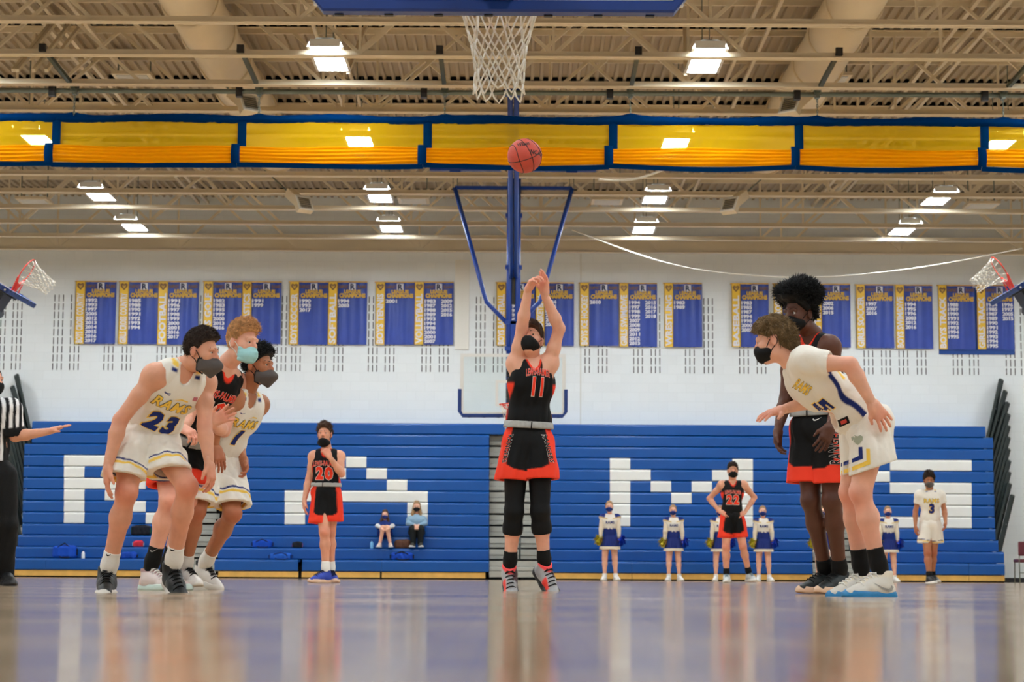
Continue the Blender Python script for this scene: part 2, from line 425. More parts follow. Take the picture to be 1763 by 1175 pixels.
LITE = mat('lamp_diffuser', (0.87, 0.95, 1.0), 0.5, emit=LAMP)
def lights():
    xs = (-12.86, -7.73, -2.57, 2.5, 7.68, 12.81); rows = (39.2, 35.95, 31.2, 26.2, 21.3, 16.5, 11.7, 6.9, 2.1)
    m = MB(); m.box(-0.2, 0.2, -0.62, 0.62, 0, 0.02); pan = m.mesh('diffuser'); pan.materials.append(LITE)
    m = MB()
    prof = [(-0.24, -0.005), (-0.21, 0.06), (-0.1, 0.12), (0.1, 0.12), (0.21, 0.06), (0.24, -0.005), (0.2, -0.005), (0.17, 0.045), (0.08, 0.1), (-0.08, 0.1), (-0.17, 0.045), (-0.2, -0.005)]
    n = len(prof); vs = [(x, -0.66, z) for x, z in prof] + [(x, 0.66, z) for x, z in prof]
    m.add(vs, [(i, (i+1) % n, n + (i+1) % n, n + i) for i in range(n)])
    m.box(-0.2, 0.2, -0.66, -0.64, 0, 0.1); m.box(-0.2, 0.2, 0.64, 0.66, 0, 0.1)
    hs = m.mesh('housing'); hs.materials.append(WHITEM)
    m = MB(); m.tube([(0, 0, 0.12), (0, 0, 1.15)], 0.008, 6); hg = m.mesh('hanger'); hg.materials.append(GALV)
    cols = ['beyond the left edge', 'leftmost', 'left of centre', 'right of centre', 'rightmost', 'beyond the right edge']
    rowt = ['row nearest the back wall', 'second row from the back wall', 'row seen through the yellow curtain', 'row above the blue curtain edge', 'fifth row from the back wall', 'sixth row from the back wall', 'seventh row from the back wall', 'eighth row from the back wall', 'row over the photographer']
    for j, y in enumerate(rows):
        for i, x in enumerate(xs):
            t = thing('ceiling_light', f'white ceiling light, {cols[i]} in the {rowt[j]}', 'ceiling light', (x, y, 7.0), 'high-bay ceiling lights')
            link('diffuser', pan, t); link('housing', hs, t)
            for hy_ in (-0.5, 0.5): link('hanger', hg, t).location = (0, hy_, 0)
lights()

# flat white air returns under the deck
for k, (px, py, Y) in enumerate(((58, 374, 37.6), (712, 373, 37.6), (1045, 375, 37.6), (1690, 382, 37.6), (230, 168, 30.3), (1430, 170, 30.3))):
    P = at(px, py, Y)
    t = thing('air_return', 'flat pale air return panel between the roof trusses, ' + ['far left', 'left of the far mast', 'right of the far mast', 'far right', 'left above the curtain', 'right above the curtain'][k], 'air vent', (P[0], P[1], P[2] + 0.3))
    MB().box(-0.3, 0.3, -0.3, 0.3, 0, 0.05).build('frame', CREAM, t)
    for hx in (-0.25, 0.25): MB().box(hx - 0.01, hx + 0.01, -0.01, 0.01, 0.05, ZD - P[2] - 0.29).build('hanger_rod', GALV, t)
    for i in range(5): MB().box(-0.24, 0.24, -0.24 + i * 0.1, -0.2 + i * 0.1 + 0.02, -0.015, 0).build('blade', WHITEM, t)

# ------------------------------------------------------------------ rolled-up divider curtain
def curtain():
    Y = 27.6
    root = thing('divider_curtain', 'rolled up blue and yellow gym divider curtain hanging across the hall', 'curtain', (0, Y, 0))
    seams = [97 + 319.6 * i for i in range(-2, 8)]
    xs = [at(p, 240, Y)[0] for p in seams]
    zt, zb = at(881, 200, Y)[2], at(881, 289, Y)[2]
    zm0, zm1 = at(881, 214, Y)[2], at(881, 256, Y)[2]
    rnd = random.Random(4)
    def wob(x, a=0.02): return a * (math.sin(x * 2.7) + 0.6 * math.sin(x * 6.1 + 1) + 0.4 * math.sin(x * 13 + 2)) 
    x0, x1 = xs[0], xs[-1]
    chains = [at(p, 180, Y)[0] for p in (128, 446, 766, 1085, 1407, 1727)]
    def top(x):
        d = min(abs(x - c) for c in chains); return zt + 0.03 * math.exp(-(d / 0.12) ** 2) - 0.012 * math.sin(x * 3)
    for i in range(len(xs) - 1):
        a, b = xs[i], xs[i + 1]
        f = lambda u, v: (a + (b - a) * u, wob(a + (b - a) * u, 0.02) - 0.05 * math.sin(v * math.pi) + 0.012 * math.sin((a + (b-a)*u) * 31 + v * 5), (top(a + (b - a) * u)) * (1 - v) + (zm0 - 0.008 * math.sin(u * 9)) * v)
        MB().grid(f, 40, 6).build('top_band', CURB, root, True)
        g = lambda u, v: (a + (b - a) * u, 0.01 + 0.018 * math.sin(u * 14 + v * 2) * (0.3 + v) + 0.02 * math.sin(u * 5 + i), zm0 + 0.01 + (zm1 - zm0 - 0.04) * v)
        MB().grid(g, 40, 8).build('sheer_panel', SHEER, root, True)
        sag = 0.05
        def fold(u, v):
            x = a + (b - a) * u - 0.06
            s = math.sin(u * math.pi)
            zz = zm1 - 0.0 + (zb - zm1 + 0.045 - sag * 0.5 * s) * v + 0.012 * math.sin(u * 7 + i) * (1 - v)
            th = 0.06 + 0.05 * math.sin(v * math.pi) + 0.016 * math.sin(v * 30 + math.sin(u * 4 + i) * 0.9) + 0.01 * math.sin(u * 17 + v * 6)
            return (x, -th, zz)
        MB().grid(fold, 50, 40).build('folded_bundle', FOLDY, root, True)
        def hem(u, v):
            x = a + (b - a) * u - 0.06; s = math.sin(u * math.pi)
            return (x, -0.075 + 0.06 * v, zb + 0.045 - sag * 0.5 * s - 0.06 * v - 0.012 * math.sin(u * 5 + i))
        MB().grid(hem, 30, 3).build('bottom_hem', CURB, root, True)
    for i, p in enumerate(xs):
        w = 0.062
        MB().grid(lambda u, v: (p - w + 2 * w * u, -0.01 - 0.01 * math.sin(u * 3.1), zm0 + 0.02 + (zm1 - zm0 - 0.03) * v), 4, 4).build('seam_strip', CURB, root, True)
        MB().grid(lambda u, v: (p - w - 0.07 + 2 * w * u, -0.12 - 0.04 * math.sin(v * math.pi) - 0.02 * math.sin(u * 3.1), zm1 + 0.02 + (zb - zm1) * v), 4, 10).build('tie_strap', CURB, root, True)
    # hanging gear
    pz = at(881, 160, Y)[2]
    pipe = tag(MB().tube([(-13, Y, pz), (13, Y, pz)], 0.035, 10).build('curtain_pipe', GALV, None, True), 'long galvanised drive pipe above the divider curtain', 'pipe')
    for k, c in enumerate(chains):
        ch = thing('hanging_chain', f'chain holding up the divider curtain, {ORD[k]} from the left', 'chain', (c, Y, pz), 'curtain chains')
        for j in range(9):
            z = -0.035 - j * (pz - zt) / 9.0
            m = MB()
            pts = [(0.011 * math.cos(a) * (1 if j % 2 else 0.15), 0.011 * math.cos(a) * (0.15 if j % 2 else 1), z - 0.02 + 0.024 * math.sin(a)) for a in np.linspace(0, 2 * math.pi, 8, endpoint=False)]
            m.tube(pts, 0.006, 5, closed=True).build('chain_link', GALV, ch, True)
        MB().box(-0.03, 0.03, -0.05, 0.05, -0.06, 0.06).build('clamp', GALV, ch)
        br = thing('pipe_bracket', f'dark green steel pipe running to the curtain chain, {ORD[k]} from the left', 'bracket', (c, Y, pz), 'curtain brackets')
        MB().bar((0, 0.06, 0.03), (0, -1.95, 0.1), 0.055, 0.055).build('arm', DKGREEN, br)
        MB().box(-0.05, 0.05, -0.06, 0.06, -0.03, 0.1).build('near_clamp', GALV, br)
        MB().box(-0.045, 0.045, -1.98, -1.92, 0.05, 0.15).build('far_clamp', BLACKP, br)
    for k, px in enumerate((90, 412, 730, 1050, 1372, 1695)):
        c = at(px, 160, Y)[0]
        o = MB().box(c - 0.045, c + 0.045, Y - 0.05, Y + 0.05, pz - 0.08, pz + 0.06).build('pipe_coupler', BLACKP)
        tag(o, f'small black coupler on the curtain pipe, {ORD[k]} from the left', 'coupler', 'couplers on the curtain pipe')
curtain()

# sagging white ropes
def rope(name, label, pts, r):
    P = [np.array(p) for p in pts]; out = []
    for i in range(len(P) - 1):
        p0, p1, p2, p3 = P[max(i-1, 0)], P[i], P[i+1], P[min(i+2, len(P)-1)]
        for t in np.linspace(0, 1, 8, endpoint=False):
            out.append(0.5 * ((2*p1) + (p2-p0)*t + (2*p0-5*p1+4*p2-p3)*t*t + (3*p1-p0-3*p2+p3)*t**3))
    out.append(P[-1])
    tag(MB().tube(out, r, 6).build(name, NETW, None, True), label, 'rope')
rope('sagging_rope', 'long white rope sagging across the upper back wall on the right', [at(985, 396, 39.5), at(1040, 417, 39.6), at(1120, 445, 39.8), at(1200, 464, 40), at(1290, 474, 40), at(1390, 478, 40), at(1500, 471, 39.5), at(1620, 455, 39), at(1760, 428, 38.2)], 0.013)
rope('sagging_rope', 'short white rope hooked up just below the yellow curtain', [at(1030, 309, 31), at(1062, 311, 31), at(1100, 307, 30.5), at(1147, 291, 30)], 0.018)

# ------------------------------------------------------------------ basketball hoops
def net_mesh(scale=1.0, seed=1):
    rnd = random.Random(seed); m = MB(); n = 12
    lev = [(0.0, 0.225), (-0.16, 0.168), (-0.225, 0.148), (-0.29, 0.135), (-0.355, 0.128), (-0.42, 0.125)]
    P = []
    for k, (z, r) in enumerate(lev):
        row = []
        for i in range(n):
            a = 2 * math.pi * (i + (0.5 if k % 2 else 0)) / n
            j = 0.008 * k / 5
            row.append(V(r * math.cos(a) + rnd.uniform(-j, j), r * math.sin(a) + rnd.uniform(-j, j), z + rnd.uniform(-j, j)))
        P.append(row)
    rr = 0.0048
    for k in range(len(lev) - 1):
        for i in range(n):
            a = P[k][i]
            j1 = i if k % 2 == 0 else (i + 1) % n; j0 = (i - 1) % n if k % 2 == 0 else i
            for j in (j0, j1):
                b = P[k + 1][j]; c = (a + b) / 2 * V(1.02, 1.02, 1) if k else (a + b) / 2 * V(0.97, 0.97, 1)
                m.tube([a, c, b], rr, 5)
    for i in range(n):          # loops at the bottom
        a, b = P[-1][i], P[-1][(i + 1) % n]; c = (a + b) / 2 * V(1.08, 1.08, 1) + V(0, 0, -0.035 - rnd.uniform(0, 0.03))
        m.tube([a, a * 0.7 + c * 0.3 + V(0, 0, -0.01), c, b * 0.7 + c * 0.3 + V(0, 0, -0.01), b], rr, 5)
    me = m.mesh('net', True); me.materials.append(NETW); return me
NETS = [net_mesh(1, s) for s in (1, 2)]
def hoop(name, label, M, net=0, pad_sides=0.45):
    """local frame: rim plane z=0, board face y=0, rim towards -y"""
    t = thing(name, label, 'basketball hoop'); t.matrix_world = M
    W2, z0, z1 = 0.915, -0.15, 0.92
    b = MB().box(-W2, W2, 0, 0.012, z0, z1).build('backboard', GLASS, t)
    m = MB(); w = 0.05
    for a in ((-W2, W2, z0, z0 + w), (-W2, W2, z1 - w, z1), (-W2, -W2 + w, z0 + w, z1 - w), (W2 - w, W2, z0 + w, z1 - w)): m.box(a[0], a[1], -0.003, -0.0005, a[2], a[3])
    m.build('border', WHITEM, b)
    m = MB(); s = 0.305
    for a in ((-s, s, 0.0, 0.05), (-s, s, 0.41, 0.46), (-s, -s + 0.05, 0.05, 0.41), (s - 0.05, s, 0.05, 0.41)): m.box(a[0], a[1], -0.003, -0.0005, a[2], a[3])
    m.build('target_square', WHITEM, b)
    m = MB()
    for a in ((-W2 - 0.01, W2 + 0.01, z0 - 0.01, z0 + 0.02), (-W2 - 0.01, W2 + 0.01, z1 - 0.02, z1 + 0.01), (-W2 - 0.01, -W2 + 0.02, z0 + 0.02, z1 - 0.02), (W2 - 0.02, W2 + 0.01, z0 + 0.02, z1 - 0.02)): m.box(a[0], a[1], 0.0125, 0.04, a[2], a[3])
    m.build('frame', WHITEM, t)
    # U-shaped pad round the lower edge, rounded section
    pts = [(-W2 - 0.015, 0.02, z0 + pad_sides), (-W2 - 0.015, 0.02, z0 + 0.06), (-W2 + 0.04, 0.02, z0 - 0.015), (0, 0.02, z0 - 0.015), (W2 - 0.04, 0.02, z0 - 0.015), (W2 + 0.015, 0.02, z0 + 0.06), (W2 + 0.015, 0.02, z0 + pad_sides)]
    m = MB(); sec = [(-0.035, -0.032), (0.035, -0.032), (0.042, -0.02), (0.042, 0.02), (0.035, 0.03), (-0.035, 0.03), (-0.042, 0.02), (-0.042, -0.02)]
    vs = []; n = len(sec); P = [np.array(p) for p in pts]
    for i, p in enumerate(P):
        tg = nrm(P[min(i+1, len(P)-1)] - P[max(i-1, 0)]); nn = np.array((-tg[2], 0, tg[0]))
        for yy, q in sec: vs.append(p + np.array((0, yy, 0)) + nn * q)
    fs = [(i*n+k, i*n+(k+1) % n, (i+1)*n+(k+1) % n, (i+1)*n+k) for i in range(len(P)-1) for k in range(n)] + [tuple(range(n)), tuple(range((len(P)-1)*n, len(P)*n))]
    pd = fixn(m.add(vs, fs).build('pad', PADBLUE, t))
    for x in (-0.76, -0.5, -0.25, 0.05, 0.3, 0.55, 0.8): MB().box(x - 0.022, x + 0.022, -0.018, 0.01, z0 - 0.053, z0 - 0.045).build('pad_bolt', BLACKP, pd)
    m = MB(); m.tube([(0.229 * math.cos(a), -0.38 + 0.229 * math.sin(a), 0) for a in np.linspace(0, 2 * math.pi, 32, endpoint=False)], 0.009, 8, closed=True)
    rim = m.build('rim', REDRIM, t, True)
    m = MB(); m.slab([(-0.11, 0, -0.02), (0.11, 0, -0.02), (0.07, -0.16, -0.012), (-0.07, -0.16, -0.012)], (0, 0, 0.012)); m.box(-0.11, 0.11, -0.015, 0, -0.12, 0.03)
    m.tube([(0.1, -0.02, -0.06), (0.19, -0.24, -0.005)], 0.01, 6); m.tube([(-0.1, -0.02, -0.06), (-0.19, -0.24, -0.005)], 0.01, 6)
    m.slab([(-0.1, -0.01, -0.01), (-0.06, -0.16, -0.005), (-0.2, -0.27, -0.005), (-0.215, -0.25, -0.005)], (0, 0, 0.02)); m.slab([(0.1, -0.01, -0.01), (0.215, -0.25, -0.005), (0.2, -0.27, -0.005), (0.06, -0.16, -0.005)], (0, 0, 0.02))
    m.build('rim_bracket', REDRIM, rim)
    nt = link('net', NETS[net], t); nt.location = (0, -0.38, -0.008)
    m = MB(); m.box(-0.1, 0.1, 0.04, 0.1, -0.1, 0.5)
    m.build('mount_plate', BLACKP, t)
    return t
def frame_mat(o, x, y, z):
    return Matrix(((x[0], y[0], z[0], o[0]), (x[1], y[1], z[1], o[1]), (x[2], y[2], z[2], o[2]), (0, 0, 0, 1)))
near = hoop('basketball_hoop', 'near backboard seen from below with blue pad and white net hanging at top of picture', frame_mat((-0.11, 9.74, 3.105), (-1, 0, 0), (0, -1, 0), (0, 0, 1)), 0)
[c for c in near.children if c.name.startswith('net')][0].scale = (1, 1, 1.09)
m = MB(); m.box(-0.12, 0.12, 0.12, 0.5, -0.06, 0.3); m.tube([(0, 0.3, 0.1), (0, 0.5, 4.5)], 0.09, 12); m.build('mast', STEELBLUE, near)
HX, HY = -0.096, 34.8
far = hoop('basketball_hoop', 'far glass backboard with blue pad behind the shooter, hung from a blue mast', frame_mat((HX, HY, 3.04), (1, 0, 0), (0, 1, 0), (0, 0, 1)), 1)
def far_mast():
    t = thing('hoop_mast', 'blue steel mast and braces hanging from the roof, carrying the far backboard', 'mast', (HX, HY + 0.45, 0))
    zt = at(882, 297, HY + 0.45)[2]; z6 = at(882, 324, HY + 0.45)[2]
    for s in (-1, 1):
        MB().tube([(0.075 * s, 0, 3.1), (0.075 * s, 0, zt)], 0.05, 12).build('upright', STEELBLUE, t, True)
    MB().box(-0.03, 0.03, -0.04, 0.0, 4.9, zt).build('cable_track', BLACKP, t)
    for px_y in (371, 460, 555, 600):
        z = at(882, px_y, HY + 0.4)[2]; MB().box(-0.15, 0.15, -0.06, 0.06, z - 0.035, z + 0.035).build('collar', STEELBLUE, t)
    m = MB(); m.bar((-0.0, 0.0, 3.1), (0, 0, 4.6), 0.12, 0.1); m.build('lower_post', STEELBLUE, t)
    m = MB(); m.box(-0.12, 0.12, -0.42, 0.02, 3.2, 3.34); m.box(-0.12, 0.12, -0.42, 0.02, 3.6, 3.72); m.build('board_arm', BLACKP, t)
    xa = at(783, 323, HY + 0.45)[0] - HX; xb = at(985, 323, HY + 0.45)[0] - HX
    MB().bar((xa, 0, z6), (xb, 0, z6), 0.055, 0.06).build('cross_bar', STEELBLUE, t)
    for x, kx, ky in ((xa, 826, 550 - 90), (xb, 938, 460)):
        s = -1 if x < 0 else 1
        q = at(833 if s < 0 else 934, 505, HY + 0.45); e = at(872 if s < 0 else 893, 556, HY + 0.45)
        MB().tube([(x, 0, z6), (q[0] - HX, 0, q[2]), (q[0] - HX - s * 0.05, 0, q[2] - 0.16), (e[0] - HX, 0, e[2])], 0.04, 10).build('side_brace', STEELBLUE, t, True)
    zt2 = at(882, 291, HY + 0.45)[2]
    MB().box(at(738, 290, HY)[0] - HX, at(1028, 290, HY)[0] - HX, -0.06, 0.06, zt2 - 0.04, zt2 + 0.06).build('header_beam', STEELBLUE, t)
    for px in (784, 984):
        x = at(px, 290, HY + 0.45)[0] - HX
        MB().box(x - 0.1, x + 0.1, -0.07, 0.07, zt2 - 0.12, zt2 + 0.02).build('hanger_plate', STEELBLUE, t)
        m = MB()
        for d in (-0.04, 0.04): m.tube([(x + d, 0, z6), (x + d, 0, zt2)], 0.008, 6)
        m.build('hanger_rod', GALV, t)
    MB().box(-0.22, 0.22, -0.1, 0.1, zt2 - 0.16, zt2 - 0.02).build('winch', BLACKP, t)
    m = MB()
    for s in (-1, 1): m.tube([(0.045 * s, -0.1, 5.4), (0.045 * s, 28.2 - HY - 0.45, 7.05)], 0.04, 10)
    m.build('fore_brace', STEELBLUE, t, True)
    MB().box(-0.14, 0.14, 28.1 - HY - 0.45, 28.3 - HY - 0.45, 7.0, 7.16).build('brace_clamp', PADBLUE, t)
far_mast()
def side_hoop(px, py, Y, s, label):
    c, d = math.cos(math.radians(33)), math.sin(math.radians(33))
    n = V(s * d, 0, c); b = V(-s * c, 0, d); x = np.cross(-n, b)
    h = hoop('basketball_hoop', label, frame_mat(at(px, py, Y), x, -n, b), 1, 0.5)
    m = MB(); m.box(-0.25, 0.25, 0.1, 0.5, 0.02, 0.3); m.build('swivel', BLACKP, h)
    m = MB(); m.tube([(-0.12, 0.2, 0.2), (-0.12, 1.0, 1.4)], 0.06, 10); m.tube([(0.12, 0.2, 0.2), (0.12, 1.0, 1.4)], 0.06, 10); m.tube([(-0.4, 0.42, 0.1), (0.4, 0.42, 0.1)], 0.09, 10); m.build('swing_arm', BLACKP, h, True)
side_hoop(22, 502, 31.6, 1, 'folded side hoop with tilted red rim at the left edge of the picture')
side_hoop(1744, 498, 31.6, -1, 'folded side hoop with tilted red rim at the right edge of the picture')

# ------------------------------------------------------------------ bleachers
ZR = []      # (z bottom, z top, y front)
zb0 = 0.155
for k in range(13):       # k=0 lowest row
    z0 = zb0 + k * 0.2405; yf = [40.6, 41.0, 41.32][k] if k < 3 else 41.52 + 0.045 * (k - 3)
    ZR.append((z0, z0 + 0.228, yf))
SECT = [('left', 20, 288), ('left centre', 377, 842), ('right centre', 945, 1399), ('right', 1488, 1730)]
LET = {}   # row index from the bottom -> white spans in pixels;  letter rows: rows 9..4 (six rows)
def white(r, a, b): LET.setdefault(r, []).append((a, b))
u = 35.2
R0, A0, M0, S0 = 110, 490, 1050, 1497
for r, cs in {9: (0,1,2,3), 8: (0,4), 7: (0,1,2,3), 6: (0,2), 5: (0,3), 4: (0,4)}.items():
    for c in cs: white(r, R0 + c * u, R0 + (c + 1) * u)
for r, cs in {9: (3,), 8: (2, 4), 7: (1, 5), 6: (0,1,2,3,4,5,6), 5: (0, 6), 4: (0, 6)}.items():
    for c in cs: white(r, A0 + c * u, A0 + (c + 1) * u)
for r, cs in {9: (0, 6), 8: (0,1,5,6), 7: (0,2,4,6), 6: (0,3,6), 5: (0,6), 4: (0,6)}.items():
    for c in cs: white(r, M0 + c * u, M0 + (c + 1) * u)
for r, cs in {9: (1,2,3,4), 8: (0,), 7: (1,2,3,4), 6: (3.3,), 5: (3.3,), 4: (0,1,2,3,4)}.items():
    for c in cs: white(r, S0 + c * u, S0 + (c + (1 if c != 3.3 else 1.7)) * u)
def px_at(px, z, Y):
    """x of the pixel column px for a point at height z and depth Y"""
    lo, hi = 0, 1175
    P = at(px, 600, Y); Q = at(px, 1000, Y)
    t = (z - P[2]) / (Q[2] - P[2]); return P[0] + (Q[0] - P[0]) * t
def plank_prof(z0, z1, yf, dep):
    return [(yf + 0.012, z0), (yf, z0 + 0.012), (yf, z1 - 0.04), (yf + 0.012, z1 - 0.014), (yf + 0.036, z1), (yf + dep, z1), (yf + dep, z1 - 0.04), (yf + 0.05, z1 - 0.05), (yf + 0.05, z0)]
def bleachers():
    for si, (nm, a, b) in enumerate(SECT):
        lab = {'left': 'blue bleacher bank with a white letter R, at the left', 'left centre': 'blue bleacher bank with a white letter A, behind the player holding his chin', 'right centre': 'blue bleacher bank with a white letter M, behind the cheerleaders', 'right': 'blue bleacher bank with a white letter S, at the right'}[nm]
        t = thing('bleacher_bank', lab, 'bleachers', (0, 0, 0), 'bleacher banks')
        for k, (z0, z1, yf) in enumerate(ZR):
            ea, eb = a, b
            if nm == 'left': ea = [20, 20, 31, 38, 38.5, 39, 39.5, 40, 40.5, 41, 42, 55, 55][k]
            if nm == 'right': eb = [1730, 1729, 1719, 1714, 1713, 1712, 1712, 1711, 1711, 1710, 1710, 1710, 1697][k]
            if k == 12:
                if si == 1: eb = 893
                if si == 2: ea = 893
            if nm == 'left centre': ea += [-8, -2, 4, 6, 8, 8, 8, 8, 8, 8, 8, 8, 8][k]
            zc = (z0 + z1) / 2
            cuts = sorted(w for w in LET.get(k, []) if w[0] >= ea - 5 and w[1] <= eb + 8)
            merged = []
            for w in cuts:
                if merged and abs(merged[-1][1] - w[0]) < 1: merged[-1] = (merged[-1][0], w[1])
                else: merged.append(w)
            segs = []; cur = ea
            for w in merged:
                if w[0] > cur + 1: segs.append((cur, w[0], 0))
                segs.append((w[0], w[1], 1)); cur = w[1]
            if cur < eb - 1: segs.append((cur, eb, 0))
            if k == 0:   # the front row shows a joint
                j = {'left': 79, 'left centre': 657, 'right centre': 1088, 'right': 1668}[nm]
                if nm == 'left centre': segs = [(ea, 513, 0), (520, j, 0), (j, eb, 0)]
                else: segs = [(ea, j, 0), (j, eb, 0)]
            dep = (ZR[k + 1][2] - yf + 0.1) if k < 12 else YB - yf - 0.01
            for p, q, w in segs:
                x0, x1 = px_at(p, zc, yf), px_at(q, zc, yf)
                dy = 0.0 if not (k == 0 and q == eb) else -0.006
                MB().prism_x(plank_prof(z0, z1, yf + dy - (0.003 if w else 0), dep), x0 + 0.002, x1 - 0.002).build('white_plank' if w else 'plank', WHITEP if w else BLUE, t)
            # dark gap board behind each row
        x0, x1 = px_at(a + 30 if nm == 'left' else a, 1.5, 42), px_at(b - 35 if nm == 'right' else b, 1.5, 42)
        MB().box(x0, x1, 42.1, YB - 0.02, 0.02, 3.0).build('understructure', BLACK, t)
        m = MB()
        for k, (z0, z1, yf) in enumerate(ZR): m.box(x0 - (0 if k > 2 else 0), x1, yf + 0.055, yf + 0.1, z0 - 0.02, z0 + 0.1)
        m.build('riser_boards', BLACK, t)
        # wooden kick board
        js = {'left': [20, 288], 'left centre': [368, 516.5, 657, 836], 'right centre': [945, 1088, 1399], 'right': [1488, 1668, 1730]}[nm]
        for p, q in zip(js[:-1], js[1:]):
            g = 3 if (nm == 'left centre' and 516.5 in (p, q)) else 0.4
            x0, x1 = px_at(p + g, 0.1, 40.64), px_at(q - g, 0.1, 40.64)
            MB().box(x0, x1, 40.63, 40.68, 0.03, 0.142).build('kick_board', WOODK, t)
        MB().box(px_at(js[0] + 1, 0.05, 40.66), px_at(js[-1] - 1, 0.05, 40.66), 40.66, 40.9, 0.0, 0.15).build('wheel_base', BLACK, t)
    # grey stepped aisles
    for nm, a, b in (('left', 288, 377), ('centre', 842, 945), ('right', 1399, 1488)):
        t = thing('aisle_steps', {'left': 'grey aisle steps between the R and A bleacher banks', 'centre': 'grey aisle steps directly behind the shooter', 'right': 'grey aisle steps between the M and S bleacher banks'}[nm], 'steps', (0, 0, 0), 'bleacher aisles')
        for k, (z0, z1, yf) in enumerate(ZR[:12]):
            y = yf + (0.25 if k > 2 else 0.05); x0, x1 = px_at(a + 0.5, z0, y), px_at(b - 0.5, z0, y)
            MB().prism_x([(y, z0 + 0.03), (y, z0 + 0.10), (y + 0.012, z0 + 0.112), (min(y + 0.5, 42.32), z0 + 0.112), (min(y + 0.5, 42.32), z0 + 0.03)], x0, x1).build('tread', GREYA, t)
            MB().box(x0, x1, y + 0.06, y + 0.1, z0 + 0.12, z1 + 0.0).build('riser', GREYA, t)
            if k in (0, 1, 2): MB().box(x0, x1, y - 0.02, y + 0.03, z0 - 0.1 if k == 0 else z0 + 0.115, z0 + 0.02 if k == 0 else z0 + 0.21).build('step_front', GREYA, t)
        x0, x1 = px_at(a + 1, 1.5, 42.35), px_at(b - 1, 1.5, 42.35)
        MB().box(x0, x1, 42.33, YB - 0.01, 0.0, 3.0).build('backing', GREYD, t)
        if nm != 'left':
            px = 895 if nm == 'centre' else 1468
            x = px_at(px, 0.6, 40.9)
            m = MB(); m.tube([(x, 40.85, 0.0), (x, 40.85, 0.95), (x, 41.2, 0.98), (x, 41.25, 0.2)], 0.02, 8); m.build('hand_rail', RAILM, t, True)
bleachers()
def end_rails():
    for side, s in (('left', -1), ('right', 1)):
        for k in range(11):
            kk = 12 - k
            z0, z1, yf = ZR[max(kk - 1, 2)]
            if side == 'left': bx = [53, 51, 47, 45, 43, 42, 41, 40, 38, 36, 33][k]; tx = [30, 23, 21, 21, 20, 19, 18, 18, 17, 16, 16][k]
            else: bx = [1700, 1701, 1703, 1705, 1706, 1707, 1708, 1709, 1710, 1712, 1717][k]; tx = [1722, 1729, 1733, 1734, 1734, 1734, 1734, 1735, 1735, 1736, 1741][k]
            Y = yf + 0.25
            by = 745 + k * 20 + (0 if side == 'left' else 8); ty = by - 100
            A = at(bx, by, Y); B = at(tx, ty, Y + 0.0)
            t = thing('folded_rail', f'dark green folded end rail on the {side} bleacher end, {ORD[k]} from the top', 'rail', A, 'folded rails at the bleacher ends')
            d = B - A; L = np.linalg.norm(d); d = d / L
            w = nrm(V(0.42 * s, 1.0, 0)); wd = 0.3
            m = MB()
            for q in (0, 1): m.bar(w * wd * q, w * wd * q + d * L, 0.045, 0.05)
            m.bar(V(0, 0, 0), w * wd, 0.03, 0.03); m.bar(d * L, d * L + w * wd, 0.03, 0.03); m.bar(d * L * 0.5, d * L * 0.5 + w * wd, 0.03, 0.03)
            m.build('frame', RAILM, t)
            for q in (0.2, 0.4, 0.6, 0.8):
                MB().bar(w * wd * q, w * wd * q + d * L, 0.03, 0.02).build('baluster', RAILM, t)
            MB().obox(-d * 0.02 + V(0, -0.03, 0), ((1, 0, 0), (0, 1, 0), (0, 0, 1)), (0.025, 0.015, 0.025)).build('bracket', GALV, t)
end_rails()
